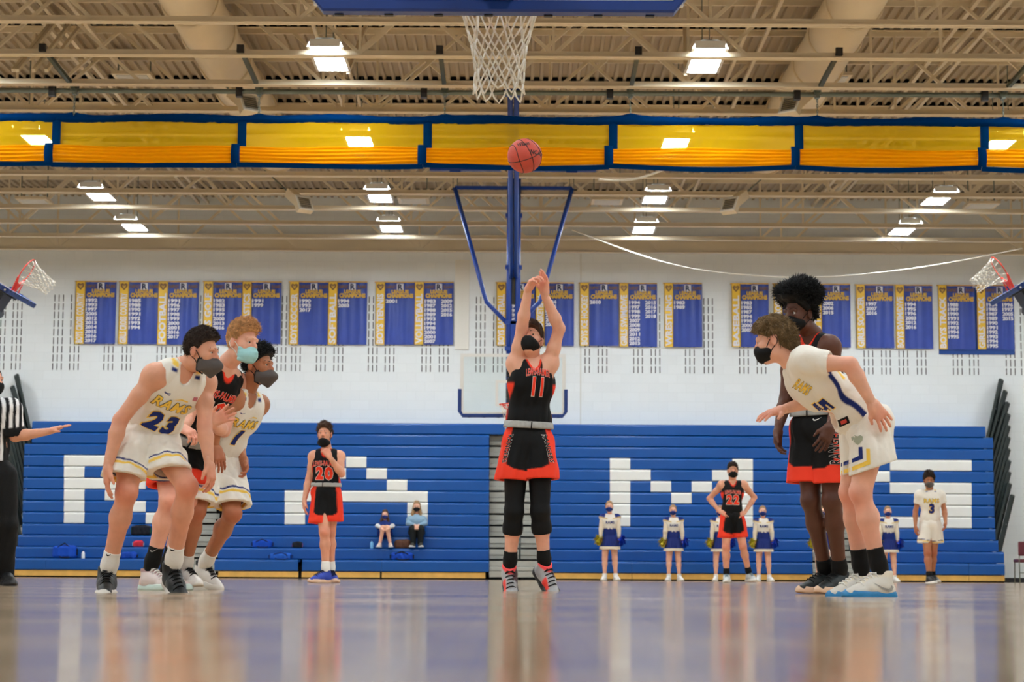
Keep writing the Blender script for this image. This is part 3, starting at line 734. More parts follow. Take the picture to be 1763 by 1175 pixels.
# ------------------------------------------------------------------ championship banners
def banner(pa, pb, ta, tb, ya, yb, sport, years, years2=(), backing=None):
    """one hanging banner: pixel columns pa..pb, rows ya..yb on the wall"""
    Y = YB - 0.05
    A = at(pa, ya, Y); B = at(pb, yb, Y); x0, x1, z1, z0 = A[0], B[0], A[2], B[2]
    w, h = x1 - x0, z1 - z0
    t = thing('championship_banner', f'blue and yellow hanging banner lettered {sport} with league champion years', 'banner', (x0, Y, z1), 'championship banners')
    sw = w * 0.245
    rnd = random.Random(sport)
    ph = rnd.uniform(0, 6)
    def cl(u, v): return (sw + (w - sw) * u, -0.012 * (0.2 + v) * math.sin(u * 9 + ph + v * 2.0) - 0.008 * math.sin(u * 21 + ph), -h * v)
    c = MB().grid(cl, 24, 10).build('cloth', BANB, t, True)
    s = MB().grid(lambda u, v: (sw * u, -0.016 - 0.004 * math.sin(v * 8), -h * v), 3, 6).build('side_stripe', BANY, t, True)
    m = MB(); e = 0.012; 
    m.box(0, e, -0.026, -0.022, -h, 0); m.box(sw - e, sw, -0.026, -0.022, -h, 0); m.build('stripe_edge', BANBR, s)
    m = MB(); put_text(m, sport, (sw / 2, -0.027, -h * 0.585), h * 0.80 if len(sport) > 5 else h * 0.6, sw * 0.62, (0, 0, 1), (-1, 0, 0), 0.035); m.build('sport_name', BANW, s)
    # ram-head like emblem kept as a plain shield of the same colours
    m = MB(); m.slab([(sw * 0.5 + sw * 0.36 * q[0], -0.03, -h * 0.075 + sw * 0.36 * q[1]) for q in ((-1, .6), (-.5, .9), (0, .6), (.5, .9), (1, .6), (.9, -.1), (.4, -.7), (0, -1.1), (-.4, -.7), (-.9, -.1))], (0, 0.004, 0)); m.build('emblem', BANBR, s)
    m = MB(); m.slab([(sw * 0.5 + sw * 0.2 * q[0], -0.033, -h * 0.075 + sw * 0.2 * q[1]) for q in ((-1, .6), (0, .3), (1, .6), (.6, -.4), (0, -1.1), (-.6, -.4))], (0, 0.003, 0)); m.build('emblem_face', BANG, s)
    cx = sw + (w - sw) / 2; cw = w - sw; yy = -0.034
    m = MB(); q = 0.085 * w; m.box(cx - q, cx + q, yy, yy + 0.003, -h * 0.075 - q, -h * 0.075 + q); m.build('letter_tile', BANW, c)
    m = MB(); put_text(m, 'R', (cx, yy - 0.003, -h * 0.075), 0, q * 1.5, (1, 0, 0), (0, 0, 1), 0.05); m.build('tile_letter', BANN, c)
    m = MB(); put_text(m, 'RAMPART', (sw + cw * 0.19, yy, -h * 0.075), cw * 0.34, h * 0.05, (1, 0, 0), (0, 0, 1), 0.03); m.build('school_name', BANBR, c); m = MB(); put_text(m, 'RAMS', (sw + cw * 0.82, yy, -h * 0.075), cw * 0.3, h * 0.05, (1, 0, 0), (0, 0, 1), 0.03)
    m.build('school_name', BANBR, c)
    m = MB(); put_text(m, 'LEAGUE', (cx, yy, -h * 0.15), cw * 0.58, h * 0.05, (1, 0, 0), (0, 0, 1), 0.07); m.build('title', BANG, c); m = MB(); put_text(m, 'CHAMPIONS', (cx, yy, -h * 0.217), cw * 0.9, h * 0.062, (1, 0, 0), (0, 0, 1), 0.07); m.build('title', BANG, c)
    m = MB()
    for j, yr in enumerate(years): put_text(m, yr, (sw + cw * 0.21, yy, -h * (0.305 + 0.0715 * j)), cw * 0.38, h * 0.052, (1, 0, 0), (0, 0, 1), 0.05)
    m.build('years', BANW, c)
    m = MB()
    for j, yr in enumerate(years2): put_text(m, yr, (sw + cw * 0.77, yy, -h * (0.305 + 0.0715 * j)), cw * 0.38, h * 0.052, (1, 0, 0), (0, 0, 1), 0.05)
    if years2: m.build('years', BANW, c)
    MB().tube([(-0.02, 0, 0.005), (w + 0.0, 0, 0.005)], 0.014, 8).build('top_rod', WOODK, t, True)
    if backing:
        C = at(backing[0], backing[2], Y); D = at(backing[1], backing[2], Y)
        MB().grid(lambda u, v: (C[0] - x0 + (D[0] - C[0]) * u, 0.03, (C[2] - z1) * v), 4, 2).build('backing_cloth', mat('backing_blue', rgb(0, 62, 140), 0.5), t)
Y_ = lambda s: s.split()
rows = [
 (131, 198, 485, 592.5, 'BOYS CROSS COUNTRY', '1992 1993 1997 2005 2012 2013 2014 2015 2016 2017', ''),
 (206, 272.5, 485.5, 593, 'GIRLS CROSS COUNTRY', '1985 1988 1990 1991 1992 1993 1994', ''),
 (273, 340, 485.5, 594, 'FOOTBALL', '1991 1996 1997 1998 1999 2000 2001 2016 2017', ''),
 (351, 417, 485.5, 594, 'BOYS GOLF', '1982 1983 1995 1999 2000 2013 2016', ''),
 (417.5, 483, 486, 593, 'GYMNASTICS', '1991 1999', ''),
 (499, 565, 486, 594, 'BOYS SOCCER', '1990 1993 2017', ''),
 (565.5, 631, 486, 594, 'SOFTBALL', '1994 2003', ''),
 (647, 713.5, 486.5, 594, 'BOYS TENNIS', '2001', ''),
 (714, 780, 486.5, 594, 'VOLLEYBALL', '1983 1987 1988 1989 1993 1994 1998 2000 2001 2007', '2009 2012 2015 2016'),
 (855, 921.5, 487, 595.5, 'BOYS BASKETBALL', '1985 1990 1994 1998 2001 2004', ''),
 (922, 988, 487.5, 596, 'GIRLS BASKETBALL', '1994 1995 1999 2002 2006 2008', ''),
 (998, 1065, 488, 596, 'BOYS ICE HOCKEY', '2010', ''),
 (1066, 1131.5, 488.5, 597.5, 'GIRLS SWIM/DIVE', '1994 1997 1998 1999 2007 2008 2009 2011 2012 2013', '2015 2016 2017 2018'),
 (1143, 1209, 488.5, 598, 'WRESTLING', '1983 1989', ''),
 (1259, 1324, 489, 598, 'BASEBALL', '1983 1985 1987 1994 1998 2000 2002', ''),
 (1331, 1398, 489.5, 598.5, 'BOYS LACROSSE', '2005', ''),
 (1398.5, 1465, 490, 599, 'GIRLS TENNIS', '2002 2006 2015', ''),
 (1473, 1540, 491, 600, 'GIRLS SOCCER', '1997 2007 2016', ''),
 (1540.5, 1607, 491.5, 601, 'BOYS SWIM/DIVE', '1994 1995 1996 2003 2012 2016', ''),
 (1614, 1680, 492, 602, 'BOYS TRACK', '1988 1989 1990 1991 1992 1993 1994 1995', ''),
 (1680.5, 1747, 492, 602, 'GIRLS TRACK', '1984 1985 1987 1989 1990 1991 1992 1993 1994 1995', '1996 1997 2005 2015'),
]
for a, b, y0, y1, sp, ys, y2 in rows:
    banner(a, b, 0, 0, y0, y1, sp, Y_(ys), Y_(y2), (1617, 1748, 610) if sp == 'BOYS TRACK' else None)
# ------------------------------------------------------------------ people: implicit surfaces -> one continuous mesh
def smin(a, b, k):
    if k <= 0: return np.minimum(a, b)
    h = np.maximum(k - np.abs(a - b), 0) / k
    return np.minimum(a, b) - h * h * k * 0.25
class Solid:
    def __init__(s): s.pr = []; s.cut = []
    def cone(s, a, b, ra, rb, k=0.03, sq=None):
        """tapered capsule; sq=(axis, factor) flattens the section along axis"""
        s.pr.append(('c', np.array(a, float), np.array(b, float), float(ra), float(rb), k, sq)); return s
    def ball(s, a, r, k=0.03): return s.cone(a, np.array(a, float) + 1e-4, r, r, k)
    def ell(s, c, ax, rad, k=0.03): s.pr.append(('e', np.array(c, float), np.array(ax, float), np.array(rad, float), k)); return s
    def box(s, c, ax, hs, r, k=0.02): s.pr.append(('b', np.array(c, float), np.array(ax, float), np.array(hs, float), float(r), k)); return s
    def bounds(s, p, m):
        if p[0] == 'c':
            lo = np.minimum(p[1] - p[3], p[2] - p[4]); hi = np.maximum(p[1] + p[3], p[2] + p[4])
        elif p[0] == 'e':
            e = np.sqrt(((p[2] * p[3][:, None]) ** 2).sum(0)); lo, hi = p[1] - e, p[1] + e
        else:
            e = (np.abs(p[2]) * (p[3] + p[4])[:, None]).sum(0); lo, hi = p[1] - e, p[1] + e
        return lo - m, hi + m
    @staticmethod
    def dist(p, X, Y, Z):
        if p[0] == 'c':
            _, a, b, ra, rb, k, sq = p
            x, y, z = X - a[0], Y - a[1], Z - a[2]; d = b - a
            if sq is not None:
                n, f = nrm(sq[0]), 1.0 / sq[1] - 1.0
                w = (x * n[0] + y * n[1] + z * n[2]) * f
                x = x + n[0] * w; y = y + n[1] * w; z = z + n[2] * w
                d = d + n * np.dot(d, n) * f
            h = np.clip((x * d[0] + y * d[1] + z * d[2]) / max(np.dot(d, d), 1e-12), 0, 1)
            x = x - h * d[0]; y = y - h * d[1]; z = z - h * d[2]
            return np.sqrt(x * x + y * y + z * z) - (ra + (rb - ra) * h)
        if p[0] == 'e':
            _, c, ax, r, k = p
            x, y, z = X - c[0], Y - c[1], Z - c[2]
            q = [(x * ax[i, 0] + y * ax[i, 1] + z * ax[i, 2]) / r[i] for i in range(3)]
            k0 = np.sqrt(q[0] ** 2 + q[1] ** 2 + q[2] ** 2)
            k1 = np.sqrt((q[0] / r[0]) ** 2 + (q[1] / r[1]) ** 2 + (q[2] / r[2]) ** 2) + 1e-9
            return k0 * (k0 - 1.0) / k1
        _, c, ax, hs, r, k = p
        x, y, z = X - c[0], Y - c[1], Z - c[2]
        q = [np.abs(x * ax[i, 0] + y * ax[i, 1] + z * ax[i, 2]) - hs[i] for i in range(3)]
        o = np.sqrt(sum(np.maximum(t, 0) ** 2 for t in q)); i = np.minimum(np.maximum(np.maximum(q[0], q[1]), q[2]), 0)
        return o + i - r
    def mesh(s, res, inflate=0.0, cuts=(), noise=None, lo=None, hi=None):
        """cuts: functions f(X,Y,Z)->distance kept where negative"""
        m = 0.045 + inflate
        B = [s.bounds(p, 3 * res + inflate) for p in s.pr]
        l = np.min([b[0] for b in B], 0); h = np.max([b[1] for b in B], 0)
        if lo is not None: l = np.maximum(l, lo)
        if hi is not None: h = np.minimum(h, hi)
        n = np.maximum(np.ceil((h - l) / res).astype(int) + 1, 3)
        gx, gy, gz = [l[i] + res * np.arange(n[i]) for i in range(3)]
        D = np.full(tuple(n), 0.2, np.float32)
        for p in s.pr:
            a, b = s.bounds(p, m + 0.03)
            i0 = np.clip(np.floor((a - l) / res).astype(int), 0, n); i1 = np.clip(np.ceil((b - l) / res).astype(int) + 1, 0, n)
            if np.any(i1 <= i0): continue
            sl = tuple(slice(i0[i], i1[i]) for i in range(3))
            d = Solid.dist(p, gx[sl[0]][:, None, None], gy[sl[1]][None, :, None], gz[sl[2]][None, None, :])
            k = p[5] if p[0] != 'e' else p[4]
            D[sl] = smin(D[sl], d, k)
        if inflate: D -= inflate
        X, Y, Z = gx[:, None, None], gy[None, :, None], gz[None, None, :]
        if noise is not None: D = D + noise(X, Y, Z)
        for c in cuts: D = np.maximum(D, c(X, Y, Z))
        D[0], D[-1] = 0.1, 0.1; D[:, 0], D[:, -1] = 0.1, 0.1; D[:, :, 0], D[:, :, -1] = 0.1, 0.1
        return surfnet(D, l, res)
def surfnet(D, o, h):
    S = D < 0
    A = np.zeros(tuple(x - 1 for x in D.shape), np.uint8)
    for i in (0, 1):
        for j in (0, 1):
            for k in (0, 1):
                A += S[i:D.shape[0]-1+i, j:D.shape[1]-1+j, k:D.shape[2]-1+k]
    I, J, K = np.nonzero((A > 0) & (A < 8))
    if len(I) == 0: return np.zeros((0, 3)), np.zeros((0, 4), int)
    idx = -np.ones(A.shape, np.int64); idx[I, J, K] = np.arange(len(I))
    P = np.zeros((len(I), 3)); C = np.zeros(len(I))
    cr = [(i, j, k) for i in (0, 1) for j in (0, 1) for k in (0, 1)]
    vals = {c: D[I + c[0], J + c[1], K + c[2]].astype(float) for c in cr}
    for a in cr:
        for ax in range(3):
            if a[ax]: continue
            b = list(a); b[ax] = 1; b = tuple(b)
            va, vb = vals[a], vals[b]; mk = (va < 0) != (vb < 0)
            t = np.where(mk, va / np.where(mk, va - vb, 1), 0)
            q = np.array(a, float)[None] + np.zeros((len(I), 1)); q[:, ax] += t
            P += q * mk[:, None]; C += mk
    P = (P / C[:, None] + np.stack([I, J, K], 1)) * h + o
    F = []
    for ax in range(3):
        s0 = [slice(None)] * 3; s1 = [slice(None)] * 3; s0[ax] = slice(0, -1); s1[ax] = slice(1, None)
        a, b = S[tuple(s0)], S[tuple(s1)]
        E = np.argwhere(a != b); 
        u, v = [(1, 2), (2, 0), (0, 1)][ax]
        ok = (E[:, u] > 0) & (E[:, v] > 0) & (E[:, u] < A.shape[u]) & (E[:, v] < A.shape[v]); E = E[ok]
        flip = S[E[:, 0], E[:, 1], E[:, 2]]
        def cell(du, dv):
            e = E.copy(); e[:, u] -= du; e[:, v] -= dv; return idx[e[:, 0], e[:, 1], e[:, 2]]
        q = np.stack([cell(1, 1), cell(0, 1), cell(0, 0), cell(1, 0)], 1)
        q = np.where(flip[:, None], q, q[:, ::-1]); F.append(q[(q >= 0).all(1)])
    return P, np.concatenate(F)
def np_mesh(name, parts, material, parent, col=None, smooth=True):
    """parts: list of (verts, quads) merged into one mesh object"""
    vs, fs, n = [], [], 0
    for v, f in parts: vs.append(v); fs.append(f + n); n += len(v)
    v = np.concatenate(vs); f = np.concatenate(fs)
    me = bpy.data.meshes.new(name)
    me.vertices.add(len(v)); me.vertices.foreach_set('co', v.astype(np.float32).ravel())
    me.loops.add(f.size); me.loops.foreach_set('vertex_index', f.astype(np.int32).ravel())
    me.polygons.add(len(f)); me.polygons.foreach_set('loop_start', (np.arange(len(f)) * 4).astype(np.int32))
    me.update(calc_edges=True)
    me.polygons.foreach_set('use_smooth', np.ones(len(f), bool))
    me.materials.append(material)
    if col is not None:
        c = np.ones((len(v), 4), np.float32); c[:, :3] = col(v)
        a = me.color_attributes.new('Col', 'FLOAT_COLOR', 'POINT'); a.data.foreach_set('color', c.ravel())
    return link(name, me, parent)
def fold_noise(amp, sx, seed, axis=(0, 0, 1)):
    r = np.random.RandomState(seed); W_ = []
    for i in range(5):
        d = r.normal(size=3); d = d - np.array(axis) * np.dot(d, axis) * 0.75; W_.append((d / np.linalg.norm(d) * sx * r.uniform(0.6, 1.8), r.uniform(0, 6.3), r.uniform(0.5, 1)))
    def f(X, Y, Z):
        t = 0
        for d, p, a in W_: t = t + a * (1.2 - 2 * np.abs(np.sin(0.5 * (X * d[0] + Y * d[1] + Z * d[2] + p))))
        return (amp * 0.4 * t).astype(np.float32)
    return f
def plane_cut(p, n):
    """keeps the side opposite to n"""
    n = nrm(n); p = np.array(p, float)
    return lambda X, Y, Z: (X - p[0]) * n[0] + (Y - p[1]) * n[1] + (Z - p[2]) * n[2]
def hole(sol, inflate=0.0):
    def f(X, Y, Z):
        d = None
        for p in sol.pr:
            e = Solid.dist(p, X, Y, Z); d = e if d is None else np.minimum(d, e)
        return -(d - inflate)
    return f
def sstep(x, w): return np.clip(0.5 + x / w, 0, 1)
def mixc(c, new, m): return c * (1 - m[:, None]) + np.array(new)[None] * m[:, None]

ATT = mat('cloth_printed', (1, 1, 1), 0.75, attr=True, sheen=0.0, bump=0.25, bscale=25, spec=0.25)
SHOEA = mat('shoe_upper', (1, 1, 1), 0.5, attr=True)
EYEW = mat('eye_white', rgb(206, 198, 190), 0.25); EYED = mat('eye_iris', rgb(38, 26, 18), 0.2)
SKC = {}
def skin_mat(name, c):
    m = mat('skin_' + name, c, 0.48, noise=0.08, nscale=11, spec=0.35, bump=0.08, bscale=110, sss=0.06, attr=True); SKC[m.name] = c; return m
def body_mesh(parts, skin, root, hot=()):
    """skin with the ruddier tone that knees, elbows, knuckles and noses have"""
    base = np.array(SKC[skin.name]); ruddy = base * (np.array((0.96, 0.62, 0.60)) if base[0] > 0.3 else np.array((0.72, 0.66, 0.66)))
    def col(v):
        c = np.tile(base, (len(v), 1))
        for q, r, a in hot: c = mixc(c, ruddy, a * np.exp(-(np.linalg.norm(v - q, axis=1) / r) ** 2))
        return c
    return np_mesh('body', parts, skin, root, col)
SK_FAIR = skin_mat('fair', rgb(221, 160, 130)); SK_PALE = skin_mat('pale', rgb(230, 174, 148)); SK_TAN = skin_mat('tan', rgb(178, 118, 84)); SK_DARK = skin_mat('dark', rgb(92, 55, 40))
def hairm(name, c): return mat('hair_' + name, c, 0.6, noise=0.35, nscale=45, bump=0.6, bscale=90, spec=0.25)
H_DARK = hairm('dark_brown', rgb(52, 38, 30)); H_GINGER = hairm('ginger', rgb(208, 158, 106)); H_BLACK = hairm('black', rgb(13, 12, 12)); H_SAND = hairm('sandy', rgb(122, 98, 66)); H_BROWN = hairm('brown', rgb(74, 50, 34)); H_BLOND = hairm('blond', rgb(160, 128, 92))
CL = dict(black=rgb(8, 8, 9), red=rgb(240, 62, 36), white=rgb(238, 232, 220), navy=rgb(24, 42, 112), gold=rgb(246, 204, 84), greyband=rgb(168, 168, 164))
def cmat(name, c, rough=0.7, **k): return mat('cloth_' + name, c, rough, bump=0.2, bscale=60, spec=0.25, **k)
M_BLACK = cmat('black', rgb(9, 9, 10)); M_RED = cmat('red', CL['red']); M_NAVY = cmat('navy', CL['navy']); M_GOLD = cmat('gold', CL['gold']); M_WHITE = cmat('white', rgb(236, 234, 228)); M_GREY = cmat('grey', CL['greyband'])
M_MASKD = cmat('mask_dark', rgb(88, 82, 80)); M_MASKB = cmat('mask_surgical', rgb(160, 210, 212)); M_MASKN = cmat('mask_navy', rgb(26, 44, 110)); M_OUTL = cmat('print_outline', rgb(228, 222, 214)); M_OUTD = cmat('print_dark', rgb(40, 32, 20))
M_DENIM = cmat('denim', rgb(140, 170, 192)); M_OLIVE = cmat('dark_trousers', rgb(28, 32, 32)); M_RUBW = mat('rubber_white', rgb(226, 222, 214), 0.5); M_RUBB = mat('rubber_black', rgb(24, 24, 26), 0.5); M_RUBBLUE = mat('rubber_blue', rgb(30, 130, 190), 0.4); M_GUM = mat('rubber_gum', rgb(226, 190, 160), 0.5); M_MINT = mat('rubber_mint', rgb(200, 220, 212), 0.45)

class Fig:
    """helper that carries one person's frame, scale and parts"""
    def __init__(s, label, D, sc=1.0, seed=1, res=0.011, group=None):
        s.D, s.sc, s.seed, s.res = D, sc, seed, res
        s.root = thing('person', label, 'person', group=group)
        s.J = {}
    def P(s, px, py, dy=0.0): return at(px, py, s.D + dy)
    def pts(s, **k):
        for n, v in k.items(): s.J[n] = s.P(*v) if len(v) in (2, 3) and v[0] > 40 or len(v) == 3 and abs(v[2]) < 3 else np.array(v, float)
    def frame_of(s, yaw, up):
        up = nrm(up); f = V(math.sin(math.radians(yaw)), -math.cos(math.radians(yaw)), 0)
        f = nrm(f - up * np.dot(f, up)); r = np.cross(f, up); return r, f, up      # r = image right when facing the viewer is -r; see below

def build_hand(W_, d, n, ts, curl=25, spread=4, sc=1.0, thumb=0.6, res=0.0045, curls=None):
    """hand at wrist W_, pointing along d, palm facing n; thumb on side ts of cross(d,n)"""
    d = nrm(d); n = nrm(np.array(n, float) - d * np.dot(n, d)); l = np.cross(d, n)
    S = Solid(); k = sc
    S.cone(W_ - d * 0.015 * k, W_ + d * 0.02 * k, 0.027 * k, 0.027 * k, 0.02, sq=(n, 0.8))
    for q in (-0.028, -0.01, 0.01, 0.028):
        S.cone(W_ + d * 0.02 * k + l * q * 0.6 * k, W_ + d * 0.088 * k + l * q * k, 0.017 * k, 0.0135 * k, 0.022)
    L = (0.068, 0.078, 0.074, 0.058)
    for i in range(4):
        q = (-0.03 + 0.02 * i) * ts * -1
        b = W_ + d * (0.09 if i not in (0, 3) else 0.084) * k + l * q * k
        a0 = math.radians((1.5 - i) * spread) * ts
        dd = nrm(d * math.cos(a0) + l * math.sin(a0)); a = 0.0; r = 0.0095 * k
        cu = curls[i] if curls else curl
        for j, fr in enumerate((0.48, 0.3, 0.24)):
            a += math.radians(cu * (0.7 if j == 0 else 1.0)); e = b + (dd * math.cos(a) + n * math.sin(a)) * L[i] * fr * 1.12 * k
            S.cone(b, e, r, r * 0.9, 0.006); b = e; r *= 0.9
    b = W_ + d * 0.03 * k + l * ts * 0.024 * k
    t1 = nrm(d * 0.75 + l * ts * thumb + n * 0.35); e = b + t1 * 0.045 * k
    S.cone(b, e, 0.015 * k, 0.0115 * k, 0.02); e2 = e + nrm(d * 0.95 + l * ts * thumb * 0.35 + n * 0.4) * 0.036 * k
    S.cone(e, e2, 0.011 * k, 0.008 * k, 0.006)
    return S.mesh(res * max(k, 0.8))

def tufts(V_, N_, cnt, ln, rad, comb, rnd, jit=0.5, out=0.6):
    m = MB(); ids = rnd.randint(0, len(V_), cnt)
    for i in ids:
        p = V_[i]; d = nrm(N_[i] * out + np.array(comb) + rnd.normal(size=3) * jit); L = ln * rnd.uniform(0.6, 1.3)
        u = nrm(np.cross(d, (0.3, 0.5, 0.8))); w = np.cross(d, u); mid = p + d * L * 0.5 + u * L * rnd.uniform(-.15, .15); tip = p + d * L + w * L * rnd.uniform(-.3, .3)
        vs = [p + (u * math.cos(a) + w * math.sin(a)) * rad - d * 0.004 for a in (0, 2.1, 4.2)] + [mid + (u * math.cos(a) + w * math.sin(a)) * rad * 0.8 for a in (0, 2.1, 4.2)] + [tip]
        m.add(vs, [(0,1,4,3), (1,2,5,4), (2,0,3,5), (3,4,6), (4,5,6), (5,3,6)])
    return m
def quad_normals(v, f):
    n = np.cross(v[f[:, 2]] - v[f[:, 0]], v[f[:, 3]] - v[f[:, 1]]); o = np.zeros_like(v)
    for i in range(4): np.add.at(o, f[:, i], n)
    return o / (np.linalg.norm(o, axis=1, keepdims=True) + 1e-9)

def build_head(fig, c, yaw, pitch, roll, neck, skin, hair, mask, body_parts, res=0.0055, sc=None, nr=0.056, straps=True, brow=None):
    k = sc or fig.sc
    f = V(math.sin(math.radians(yaw)), -math.cos(math.radians(yaw)), 0); u = V(0, 0, 1); p = math.radians(pitch)
    f, u = f * math.cos(p) + u * math.sin(p), u * math.cos(p) - f * math.sin(p)
    r = np.cross(f, u); q = math.radians(roll); r, u = r * math.cos(q) + u * math.sin(q), u * math.cos(q) - r * math.sin(q)
    A = np.array([r, f, u])
    L = lambda x, y, z: c + (r * x + f * y + u * z) * k
    fig.head = (c, A, k)
    S = Solid()
    S.ell(L(0, -0.012, 0.03), A, V(0.075, 0.096, 0.094) * k, 0.03).ell(L(0, 0.026, -0.035), A, V(0.062, 0.07, 0.088) * k, 0.03)
    S.ball(L(0, 0.068, -0.1), 0.024 * k, 0.03)
    for s in (-1, 1):
        S.ball(L(0.043 * s, 0.012, -0.075), 0.022 * k, 0.03); S.ball(L(0.042 * s, 0.062, -0.022), 0.018 * k, 0.025)
        S.ell(L(0.077 * s, -0.012, -0.008), np.array([r, f * 0.95 + r * s * -0.3, u]), V(0.010, 0.02, 0.033) * k, 0.008)
        S.cone(L(0.017 * s, 0.0895, 0.0125), L(0.045 * s, 0.081, 0.011), 0.007 * k, 0.006 * k, 0.006).cone(L(0.019 * s, 0.087, -0.0115), L(0.043 * s, 0.080, -0.0105), 0.006 * k, 0.006 * k, 0.006)
        S.cone(L(0.012 * s, 0.092, 0.026), L(0.045 * s, 0.08, 0.024), 0.009 * k, 0.009 * k, 0.014)
    S.cone(L(0, 0.09, 0.012), L(0, 0.112, -0.024), 0.008 * k, 0.013 * k, 0.014)
    for s in (-1, 1): S.ball(L(0.011 * s, 0.1, -0.029), 0.009 * k, 0.008)
    S.cone(L(-0.018, 0.09, -0.062), L(0.018, 0.09, -0.062), 0.009 * k, 0.009 * k, 0.008)
    sock = Solid()
    for s in (-1, 1): sock.ball(L(0.031 * s, 0.1, 0.002), 0.0145 * k)
    if neck is not None: S.cone(neck, L(0, -0.022, -0.06), nr * k * 1.08, nr * k, 0.03)
    body_parts.append(S.mesh(res * k, cuts=[hole(sock)]))
    m = MB(); m2 = MB()
    if res < 0.009:
        for s, nm in ((-1, 'eye'), (1, 'eye')):
            e = Solid().ball(L(0.031 * s, 0.0785, 0.002), 0.0118 * k); o = np_mesh('eye', [e.mesh(0.003 * k)], EYEW, fig.root)
            e = Solid().ell(L(0.031 * s, 0.0893, 0.002), A, V(0.0064, 0.0024, 0.0064) * k); np_mesh('iris', [e.mesh(0.0016 * k)], EYED, o)
            b = Solid().cone(L(0.012 * s, 0.098, 0.026), L(0.05 * s, 0.083, 0.027), 0.0045 * k, 0.0032 * k); np_mesh('eyebrow', [b.mesh(0.0028 * k)], brow or hair['mat'], fig.root)
    # hair
    if hair:
        H = Solid(); t = hair.get('top', 0.0); st = hair['style']; cuts = []
        inv = lambda X, Y, Z: [((X - c[0]) * a[0] + (Y - c[1]) * a[1] + (Z - c[2]) * a[2]) / k for a in A]
        hl = hair.get('line', [(-0.12, -0.075), (-0.05, -0.05), (0.0, -0.005), (0.03, 0.02), (0.062, 0.055), (0.085, 0.072), (0.12, 0.09)])
        fx = [a for a, b in hl]; fz = [b for a, b in hl]
        def hc(X, Y, Z):
            a, b, d = inv(X, Y, Z); return (np.interp(b, fx, fz) + 0.06 * np.clip(np.abs(a) - 0.05, 0, 1) * 0 - d) * 0.8 * k
        def earc(X, Y, Z):
            a, b, d = inv(X, Y, Z); return -(np.sqrt((b + 0.008) ** 2 + (d + 0.008) ** 2) - 0.03) * k + np.where(np.abs(a) > 0.055, 0, -1)
        cuts = [hc]
        if st != 'long': cuts.append(earc)
        if st in ('short', 'pony', 'long', 'curly'):
            H.ell(L(0, -0.015, 0.033 + t * 0.3), A, V(0.0795, 0.1005, 0.0965 + t * 0.7) * k, 0.02)
            if t: H.ell(L(0, 0.015, 0.06 + t * 0.5), A, V(0.07, 0.088, 0.075 + t * 0.5) * k, 0.03)
        if st == 'afro':
            H.ell(L(0, -0.02, 0.03), A, V(0.084, 0.104, 0.1) * k, 0.02)
            H.ell(L(0, -0.015, 0.13), A, V(0.128, 0.13, 0.08) * k, 0.05).ell(L(0, 0.03, 0.12), A, V(0.1, 0.095, 0.045) * k, 0.04)
        if st == 'fluff':
            H.ell(L(0, -0.016, 0.037), A, V(0.084, 0.104, 0.1) * k, 0.02).ell(L(0, 0.012, 0.068), A, V(0.082, 0.092, 0.072) * k, 0.03).ell(L(0, -0.06, -0.005), A, V(0.072, 0.06, 0.08) * k, 0.03)
        parts = [H.mesh(hair.get('res', 0.0065) * k, cuts=cuts, noise=fold_noise(hair.get('amp', 0.004) * k, hair.get('freq', 130), fig.seed))]
        if st == 'pony':
            G = Solid().cone(L(0, -0.1, 0.06), L(0, -0.16, 0.02), 0.03 * k, 0.035 * k).cone(L(0, -0.16, 0.02), L(0, -0.15, -0.12), 0.035 * k, 0.015 * k); parts.append(G.mesh(0.009 * k))
        if st == 'long':
            G = Solid()
            for s in (-1, 1): G.cone(L(0.062 * s, 0.0, 0.0), L(0.085 * s, 0.03, -0.16), 0.03 * k, 0.034 * k).cone(L(0.085 * s, 0.03, -0.16), L(0.08 * s, 0.06, -0.27), 0.034 * k, 0.02 * k)
            G.cone(L(0, -0.07, 0), L(0, -0.08, -0.2), 0.07 * k, 0.05 * k); parts.append(G.mesh(0.009 * k, noise=fold_noise(0.004, 90, fig.seed)))
        ho = np_mesh('hair', parts, hair['mat'], fig.root)
        if hair.get('tufts'):
            v, ff = parts[0]; nn = quad_normals(v, ff); loc = (v - c) @ A.T / k
            sel = (loc[:, 2] > np.interp(loc[:, 1], fx, fz) + hair.get('edge', 0.004))
            cb = hair.get('comb', (0, 0, 0)); cbw = r * cb[0] + f * cb[1] + u * cb[2]
            tm = tufts(v[sel], nn[sel], hair['tufts'], hair.get('tlen', 0.02) * k, hair.get('trad', 0.0035) * k, cbw, np.random.RandomState(fig.seed), hair.get('jit', 0.16), hair.get('out', 0.22))
            o = tm.build('hair_strands', hair['mat'], ho, True); o['kind'] = 'stuff'
